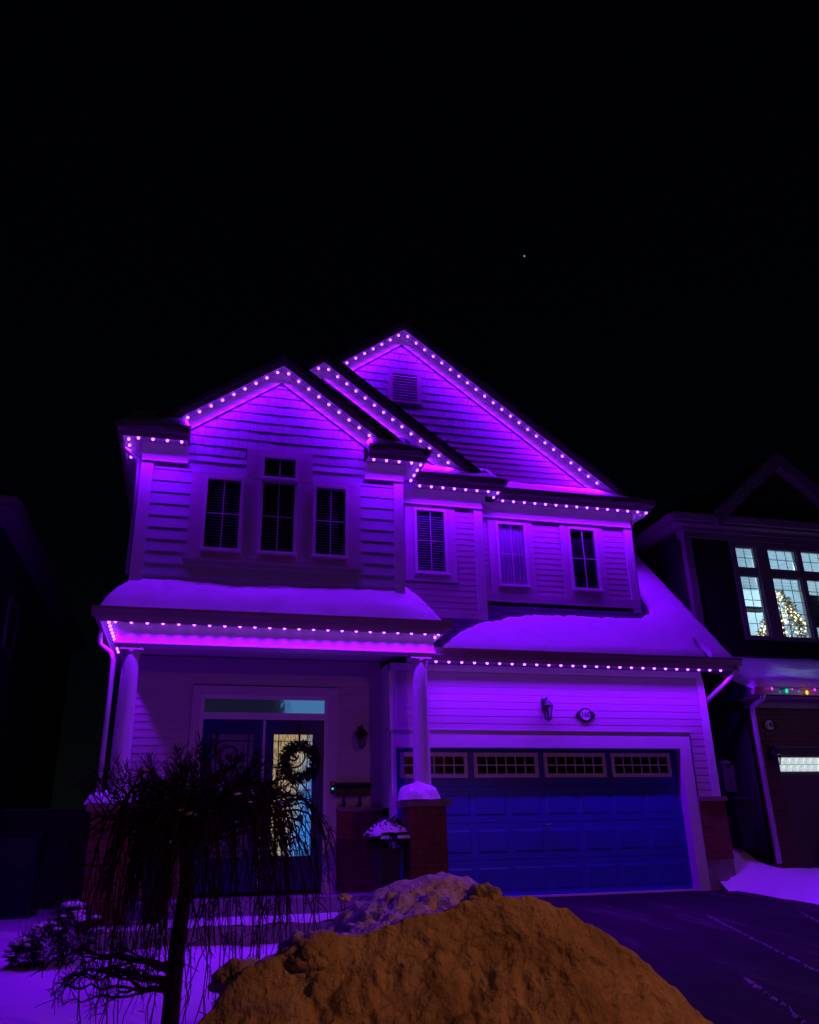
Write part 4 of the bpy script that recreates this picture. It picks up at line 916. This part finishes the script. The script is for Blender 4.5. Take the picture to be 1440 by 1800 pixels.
# big lit window: mullions, transoms, lead lines, room behind
NW = [(7.58, 8.0), (8.35, 9.0), (9.17, 9.83)]
fr = MB().box(7.44, 7.54, NY - .03, NY + .12, 4.38, 6.46).box(7.54, 9.95, NY - .03, NY + .12, 4.38, 4.44).box(7.54, 9.95, NY - .03, NY + .12, 6.35, 6.46).box(8.05, 8.31, NY - .03, NY + .12, 4.44, 6.35).box(9.03, 9.14, NY - .03, NY + .12, 4.44, 6.35).box(9.85, 9.95, NY - .03, NY + .12, 4.44, 6.35).build('window', NTR, nb)
LEADM = mat('dark_bar', (.02, .02, .025), .5)
for (a, c), n in zip(NW, (2, 3, 3)):
    a -= .035; c += .035
    bx('transom_bar', NTR, fr, a, c, NY - .02, NY + .1, 5.73, 5.87)
    for (z0, z1, m) in ((5.87, 6.35, 2), (4.44, 5.73, 5)):
        sash = MB().box(a, a + .035, NY + .0, NY + .06, z0, z1).box(c - .035, c, NY, NY + .06, z0, z1).box(a + .035, c - .035, NY, NY + .06, z0, z0 + .03).box(a + .035, c - .035, NY, NY + .06, z1 - .03, z1).build('sash', NTR, fr)
        for i in range(n):
            for j in range(m): bx('pane', GLASS, fr, a + .035 + (c - a - .07) * i / n, a + .035 + (c - a - .07) * (i + 1) / n, NY + .03, NY + .034, z0 + .03 + (z1 - z0 - .06) * j / m, z0 + .03 + (z1 - z0 - .06) * (j + 1) / m)
        g = MB()
        for i in range(1, n): x = a + .035 + (c - a - .07) * i / n; g.box(x - .006, x + .006, NY + .022, NY + .029, z0 + .03, z1 - .03)
        for j in range(1, m): z = z0 + .03 + (z1 - z0 - .06) * j / m; g.box(a + .035, c - .035, NY + .021, NY + .028, z - .006, z + .006)
        g.build('muntin', LEADM, fr)
ROOM = mat('room_wall', (.55, .62, .66), .9, .08, 3)
rm = MB().box(7.2, 12.8, 4.2, 4.3, 3.6, 6.6).box(7.1, 7.2, NY + .2, 4.3, 3.6, 6.6).box(12.8, 12.9, NY + .2, 4.3, 3.6, 6.6).box(7.1, 12.9, NY + .2, 4.3, 6.56, 6.64).box(7.1, 12.9, NY + .2, 4.3, 3.5, 3.6).build('room', ROOM, nb)
# pleated shades drawn over the top of each window
SHADE = mat('pleated_shade', (.70, .80, .85), .8, .1, 4)
for (a, c), zb in zip(NW, (5.46, 5.50, 5.42)):
    g = MB(); z = zb; k = 0
    while z < 6.34: g.quad([(a - .03, NY + .13 + .02 * (k % 2), z), (c + .03, NY + .13 + .02 * (k % 2), z), (c + .03, NY + .13 + .02 * ((k + 1) % 2), z + .035), (a - .03, NY + .13 + .02 * ((k + 1) % 2), z + .035)]); z += .035; k += 1
    g.build('shade', SHADE, fr)
    SH_ = SHADE
n = SHADE.node_tree.nodes; tl = n.new('ShaderNodeBsdfTranslucent'); tl.inputs[0].default_value = (.75, .85, .9, 1); mx = n.new('ShaderNodeMixShader'); mx.inputs[0].default_value = .6
SHADE.node_tree.links.new(n['Principled BSDF'].outputs[0], mx.inputs[1]); SHADE.node_tree.links.new(tl.outputs[0], mx.inputs[2]); SHADE.node_tree.links.new(mx.outputs[0], n['Material Output'].inputs[0])
def ceiling_lamp(x, y, z, W, label='glowing ceiling lamp in the lit room next door, beyond the tree'):
    t = empty('ceiling_lamp', (x, y, z), label, 'lamp', 'ceiling lamps in the lit room next door')
    MB().lathe(x, y, [(.05, z - .06), (.16, z - .04), (.18, z), (.05, z + .01)], 16).build('shade', emis('lamp_glow', (.8, .95, 1), 3), t, True)
    l = bpy.data.lights.new('lamp_light', 'POINT'); l.energy = W; l.color = (.62, .88, 1); l.shadow_soft_size = .12; o = bpy.data.objects.new('lamp_light', l); COL.objects.link(o); o.parent = t; o.location = (0, 0, -.32)
ceiling_lamp(10.6, 2.9, 6.5, 105)
def xmas_tree(cx, cy, z0, h, r, label, seed):
    t = empty('christmas_tree', (cx, cy, z0), label, 'tree'); rn = random.Random(seed); b = MB(); W = emis('fairy_light', (1, .80, .42), 4)
    MB().tube([(cx, cy, z0), (cx, cy, z0 + h * .9)], [.04, .01], 6).build('trunk', BARK, t)
    for i in range(3600):
        u = rn.random() ** .7; z = z0 + .12 * h + (h * .88) * (1 - u); a = rn.uniform(0, 6.28); q = r * u * rn.uniform(.5, 1); leafy(b, rn, (cx + q * math.cos(a), cy + q * math.sin(a), z), (math.cos(a), math.sin(a), rn.uniform(-.4, .5)), rn.uniform(.08, .16), .012)
    b.build('branches', mat('flocked_needles', (.30, .29, .20), .8, .4, 9), t)
    lg = MB()
    for i in range(420):
        u = rn.random() ** .6; z = z0 + .12 * h + h * .86 * (1 - u); a = rn.uniform(0, 6.28); q = r * u * 1.04; rr = .019; x, y = cx + q * math.cos(a), cy + q * math.sin(a)
        lg.lathe(x, y, [(rr * .3, z - rr), (rr, z), (rr * .3, z + rr)], 5)
    tag(lg.build('fairy_lights', W, t), kind='stuff')
ceiling_lamp(8.4, 2.9, 6.5, 75, 'extra ceiling lamp added to brighten the lit room next door, nearest the corner')  # second lamp, added to spread light across the room
xmas_tree(9.50, 2.35, 3.6, 2.36, 1.05, 'Christmas tree with warm fairy lights behind the lit upper window', 2)
bx('shelf', mat('dark_wood', (.03, .03, .035), .6), rm, 8.5, 9.15, 2.3, 2.6, 5.42, 5.47); 
t = empty('television', (10.9, 2.6, 3.6), 'dark screen with blue shapes behind the right lit window', 'television'); bx('screen', mat('screen_dark', (.01, .012, .03), .2), t, 10.45, 11.5, 2.6, 2.64, 5.15, 5.95); bx('blue_shape', emis('screen_blue', (.02, .16, .6), .8), t, 10.50, 10.56, 2.594, 2.599, 5.5, 5.9); bx('red_shape', emis('screen_red', (.5, .03, .05), .8), t, 10.72, 11.0, 2.594, 2.599, 5.22, 5.28); bx('stand', BLACK, t, 10.8, 11.1, 2.6, 2.7, 3.6, 5.15)
# lower part: pent roof with snow, gutter, brick garage wall
NG = -.2
gwn = bx('garage_wall', BRICKN, nb, 6.40, 6.74, NG, NG + .2, -.4, 2.85); bx('wall_above_door', BRICKN, gwn, 6.741, NX1, NG, NG + .2, 2.2, 2.85)
bx('frieze', NTR, gwn, 6.38, NX1, NG - .06, NG + .2, 2.852, 2.98)
MB().prismx([(NG - .45, 3.12), (NY, 3.75), (NY, 3.0), (NG - .40, 3.0)][::-1], NX0 - .25, NX1).build('pent_roof', SHING, nb); ge = bx('eave', NTR, nb, NX0 - .22, NX1, NG - .40, NG + .1, 2.985, 2.998); gutter('gutter', 'x', NX0 - .3, NX1, NG - .56, 3.0, 3.11, ge)
snow_field('snow on the low roof above the neighbour’s coloured lights', NX0 - .28, 11, NG - .54, NY - .02, 90, 24, lambda x, y: 3.12 + .434 * (y - NG + .45), lambda x, y: .20 * edge(min(y - NG + .54 + .02 * fbm(x * 3, 2), x - NX0 + .28), .2) * (1 + .2 * fbm(x, y)) - .01)
MB().tube([(6.30, NG - .48, 3.02), (6.32, NG - .40, 2.94), (6.36, NG - .06, 2.86), (6.36, NG - .05, 2.7), (6.36, NG - .05, .36)], .045, 8).build('downspout', mat('downspout_pale', (.6, .58, .6), .45), nb, True)
ngd = bx('garage_door', mat('neighbour_door', (.16, .13, .14), .5, .1, 4), nb, 6.742, 9.2, NG + .12, NG + .18, -.2, 2.2)
LITP = bpy.data.materials.new('lit_pane'); LITP.use_nodes = True
def lit():
    n = LITP.node_tree.nodes; L = LITP.node_tree.links; p = n['Principled BSDF']; tc = n.new('ShaderNodeTexCoord'); z = n.new('ShaderNodeTexNoise'); z.inputs['Scale'].default_value = 18; z.inputs['Detail'].default_value = 3; L.new(tc.outputs['Object'], z.inputs['Vector'])
    cr = n.new('ShaderNodeValToRGB'); cr.color_ramp.elements[0].position = .35; cr.color_ramp.elements[0].color = (.38, .52, .52, 1); cr.color_ramp.elements[1].position = .65; cr.color_ramp.elements[1].color = (.85, .98, .92, 1); L.new(z.outputs[0], cr.inputs[0]); L.new(cr.outputs[0], p.inputs['Emission Color']); p.inputs['Emission Strength'].default_value = .85
lit()
for i in range(8):
    for j in range(2): bx('pane', LITP, ngd, 6.76 + i * .142, 6.76 + i * .142 + .132, NG + .104, NG + .118, 1.80 + j * .118, 1.80 + j * .118 + .108)
for r in range(3): bx('door_section', MATS['neighbour_door'], ngd, 6.745, 9.2, NG + .10, NG + .119, -.2 + r * .63, .42 + r * .63)
plaque(6.68, NG - .002, 2.56, .95, '148', 'oval house number plaque 148 on the dark brick next door')
lantern(6.60, NG - .002, 1.86, 2.20, 'dark wall lantern on the brick left of the neighbour’s garage windows')
# coloured string lights on the neighbour's eave
t = empty('christmas_lights', (6.4, NG - .58, 3.05), 'string of coloured Christmas bulbs along the neighbour’s low eave', 'light string')
cols = {'g': (.0, .75, .35), 'y': (1., .55, .05), 'p': (.75, .05, .85), 'b': (.08, .08, .9)}
wire = []
for k, (x, c, r) in enumerate(((6.40, 'p', .02), (6.68, 'g', .027), (6.54, 'b', .012), (6.80, 'p', .012), (6.92, 'b', .014), (7.08, 'y', .027), (7.25, 'p', .02), (7.42, 'b', .012), (7.55, 'p', .014), (7.66, 'g', .027), (7.80, 'b', .014), (7.95, 'y', .03), (8.25, 'p', .02), (8.55, 'g', .03))):
    z = 3.06 + (.02 if c == 'p' else -.02) + .01 * math.sin(k * 2.1); wire.append((x, NG - .60, z + .03)); 
    MB().lathe(x, NG - .60, [(r * .2, z - r * 1.5), (r * .8, z - r * .8), (r, z), (r * .6, z + r * .8), (r * .45, z + r * 1.3)], 8).build('bulb', emis('bulb_' + c, cols[c], 1.3), t, True)
    l = bpy.data.lights.new('bulb_light', 'POINT'); l.energy = .35 * (r / .03); l.color = cols[c]; l.shadow_soft_size = .03; o = bpy.data.objects.new('bulb_light', l); COL.objects.link(o); o.parent = t; o.location = Vector((x, NG - .66, z)) - Vector((6.4, NG - .58, 3.05))
MB().tube(wire, .006, 4).build('wire', BLACK, t)
ic = MB()
for x, l in ((7.45, .10), (7.62, .22), (7.68, .12), (7.9, .16), (8.1, .1)): ic.lathe(x, NG - .57, [(.002, 3.0 - l), (.008, 3.0 - l * .5), (.014, 3.0)], 6)
tag(ic.build('icicles', mat('ice', (.7, .75, .8), .15), None, True), 'thin icicles hanging from the neighbour’s gutter', 'icicle', kind='stuff')

# ------------------------------------------------------------------ things in the gap between the houses, and at the left
t = empty('utility_meter', (5.95, .25, .3), 'grey utility meter box on the side of the house above the bin', 'meter box'); PM = mat('meter_grey', (.12, .12, .14), .6, .1, 6)
bx('cabinet', PM, t, 5.84, 6.06, .12, .30, 1.48, 1.93); MB().lathe(5.95, .19, [(.10, 1.932), (.10, 1.97), (.06, 2.0)], 16).build('dome', PM, t, True); MB().tube([(5.95, .31, 1.5), (5.95, .31, .3)], .03, 8).build('post', PM, t); MB().tube([(5.50, .25, 1.75), (5.84, .25, 1.75)], .025, 8).build('bracket', PM, t)
def bin_(cx, cy, z, w_, d, h, label, m, rot=0):
    t = empty('wheeled_bin', (cx, cy, z), label, 'bin')
    MB().hexa([(cx - w_ * .42, cy - d * .42, z + .04), (cx + w_ * .42, cy - d * .42, z + .04), (cx + w_ * .42, cy + d * .42, z + .04), (cx - w_ * .42, cy + d * .42, z + .04), (cx - w_ * .5, cy - d * .5, z + h * .92), (cx + w_ * .5, cy - d * .5, z + h * .92), (cx + w_ * .5, cy + d * .5, z + h * .92), (cx - w_ * .5, cy + d * .5, z + h * .92)]).build('body', m, t)
    MB().prismx([(cy - d * .55, z + h * .925), (cy + d * .52, z + h * .925), (cy + d * .52, z + h), (cy - d * .45, z + h * .97)], cx - w_ * .54, cx + w_ * .54).build('lid', m, t)
    for s in (-1, 1): MB().tube([(cx + s * w_ * .44, cy + d * .4, z + .09), (cx + s * w_ * .5, cy + d * .4, z + .09)], .09, 14).build('wheel', BLACK, t)
    MB().tube([(cx - w_ * .4, cy + d * .56, z + h * .9), (cx + w_ * .4, cy + d * .56, z + h * .9)], .015, 8).build('handle', BLACK, t)
BINM = mat('bin_navy', (.012, .012, .022), .5, .15, 5)
bin_(5.95, .02, .56, .30, .32, .86, 'dark wheeled bin in the gap between the two houses', BINM)
bin_(-5.62, 3.2, -.25, .62, .7, 1.42, 'dark wheeled bin in the shadows at the far left', BINM)
t = tag(MB().lathe(7.35, -.62, [(.22, -.1), (.27, .1), (.29, .45), (.26, .62), (.17, .74), (.05, .78)], 20).build('rain_barrel', BINM, None, True), 'dark rounded barrel standing before the neighbour’s garage door', 'barrel')
# fence between the houses at the left
fe = empty('fence', (-5.2, 5, -.3), 'dark board fence closing the side yard at the left', 'fence'); FM = mat('fence_wood', (.07, .05, .045), .85, .25, 6)
for i in range(16): bx('board', FM, fe, -6.36 + i * .145, -6.36 + i * .145 + .138, 5.0, 5.02, -.3, 1.52)
bx('rail', FM, fe, -6.36, -4.06, 5.021, 5.06, 1.3, 1.39); bx('cap_rail', mat('fence_cap', (.2, .16, .15), .8), fe, -6.36, -4.06, 4.97, 5.06, 1.521, 1.56)
# dark neighbour on the left
lh = empty('house', (-9, 4, 0), 'dark unlit house at the left edge', 'house'); LS = mat('left_siding', (.13, .12, .13), .8, .1, 3, .2, 30, (1, 1, 10))
lw = bx('wall', LS, lh, -13, -6.78, 2.45, 14, -.5, 6.6)
le = bx('eave', mat('left_soffit', (.40, .37, .40), .6), lh, -13.2, -6.42, 2.1, 14, 6.52, 6.56); gutter('gutter', 'y', 2.1, 14, -6.32, 6.57, 6.70, le, sign=1); gutter('gutter', 'x', -13.2, -6.35, 2.0, 6.575, 6.70, le)
MB().hexa([(-13.2, 2.1, 6.71), (-6.42, 2.1, 6.71), (-6.42, 14, 6.71), (-13.2, 14, 6.71), (-11.5, 5, 9.2), (-9.2, 5, 9.2), (-9.2, 11, 9.2), (-11.5, 11, 9.2)]).build('roof', SHING, lh)
for (z0, z1, y0, y1) in ((4.6, 5.5, 4.7, 5.5), (1.75, 2.95, 4.7, 5.6)):
    wq = MB().box(-6.78, -6.72, y0 - .08, y0, z0, z1).box(-6.78, -6.72, y1, y1 + .08, z0, z1).box(-6.78, -6.72, y0 - .08, y1 + .08, z1, z1 + .08).box(-6.78, -6.72, y0 - .08, y1 + .08, z0 - .08, z0).build('window', NTR, lh); bx('pane', MATS['dark_pane'], wq, -6.779, -6.76, y0, y1, z0, z1)

# ------------------------------------------------------------------ street lamp behind the camera: its orange light falls on the pile
t = empty('street_lamp', (6.2, -16.8, -.7), 'street lamp with an orange glowing head across the road', 'street lamp'); PO = mat('lamp_post_grey', (.2, .2, .2), .5)
MB().tube([(6.2, -16.8, -.8), (6.2, -16.8, 4.2), (6.1, -16.7, 4.7), (5.6, -16.2, 4.95), (4.7, -15.3, 5.0)], [.09, .07, .06, .05, .045], 10).build('pole', PO, t, True)
bx('head', PO, t, 4.3, 4.8, -15.4, -14.8, 4.96, 5.10); bx('lens', emis('sodium_lens', (1, .42, .10), 12), t, 4.38, 4.72, -15.3, -14.9, 4.93, 4.958)
l = bpy.data.lights.new('lamp_light', 'SPOT'); l.energy = 980; l.color = (1, .25, .075); l.shadow_soft_size = .15; l.spot_size = R(144); l.spot_blend = .8; o = bpy.data.objects.new('lamp_light', l); COL.objects.link(o); o.parent = t; o.location = Vector((4.55, -15.1, 4.90)) - Vector((6.2, -16.8, -.7)); o.rotation_euler = Vector((-.36, .42, -1)).to_track_quat('-Z', 'Y').to_euler()
# a single star
tag(MB().lathe(0, 0, [(.05, -.5), (.36, -.36), (.5, 0), (.36, .36), (.05, .5)], 10).build('star', emis('starlight', (.8, .85, 1), .55), None, True, origin=(0, 0, 0)), 'single bright star in the black sky', 'star')
st = bpy.data.objects['star']; d = (FW * 1433.126 + RT * (922 - 720) + UP * (900 - 450)).normalized(); st.location = Vector((-3.052, -12.686, .812)) + d * 600
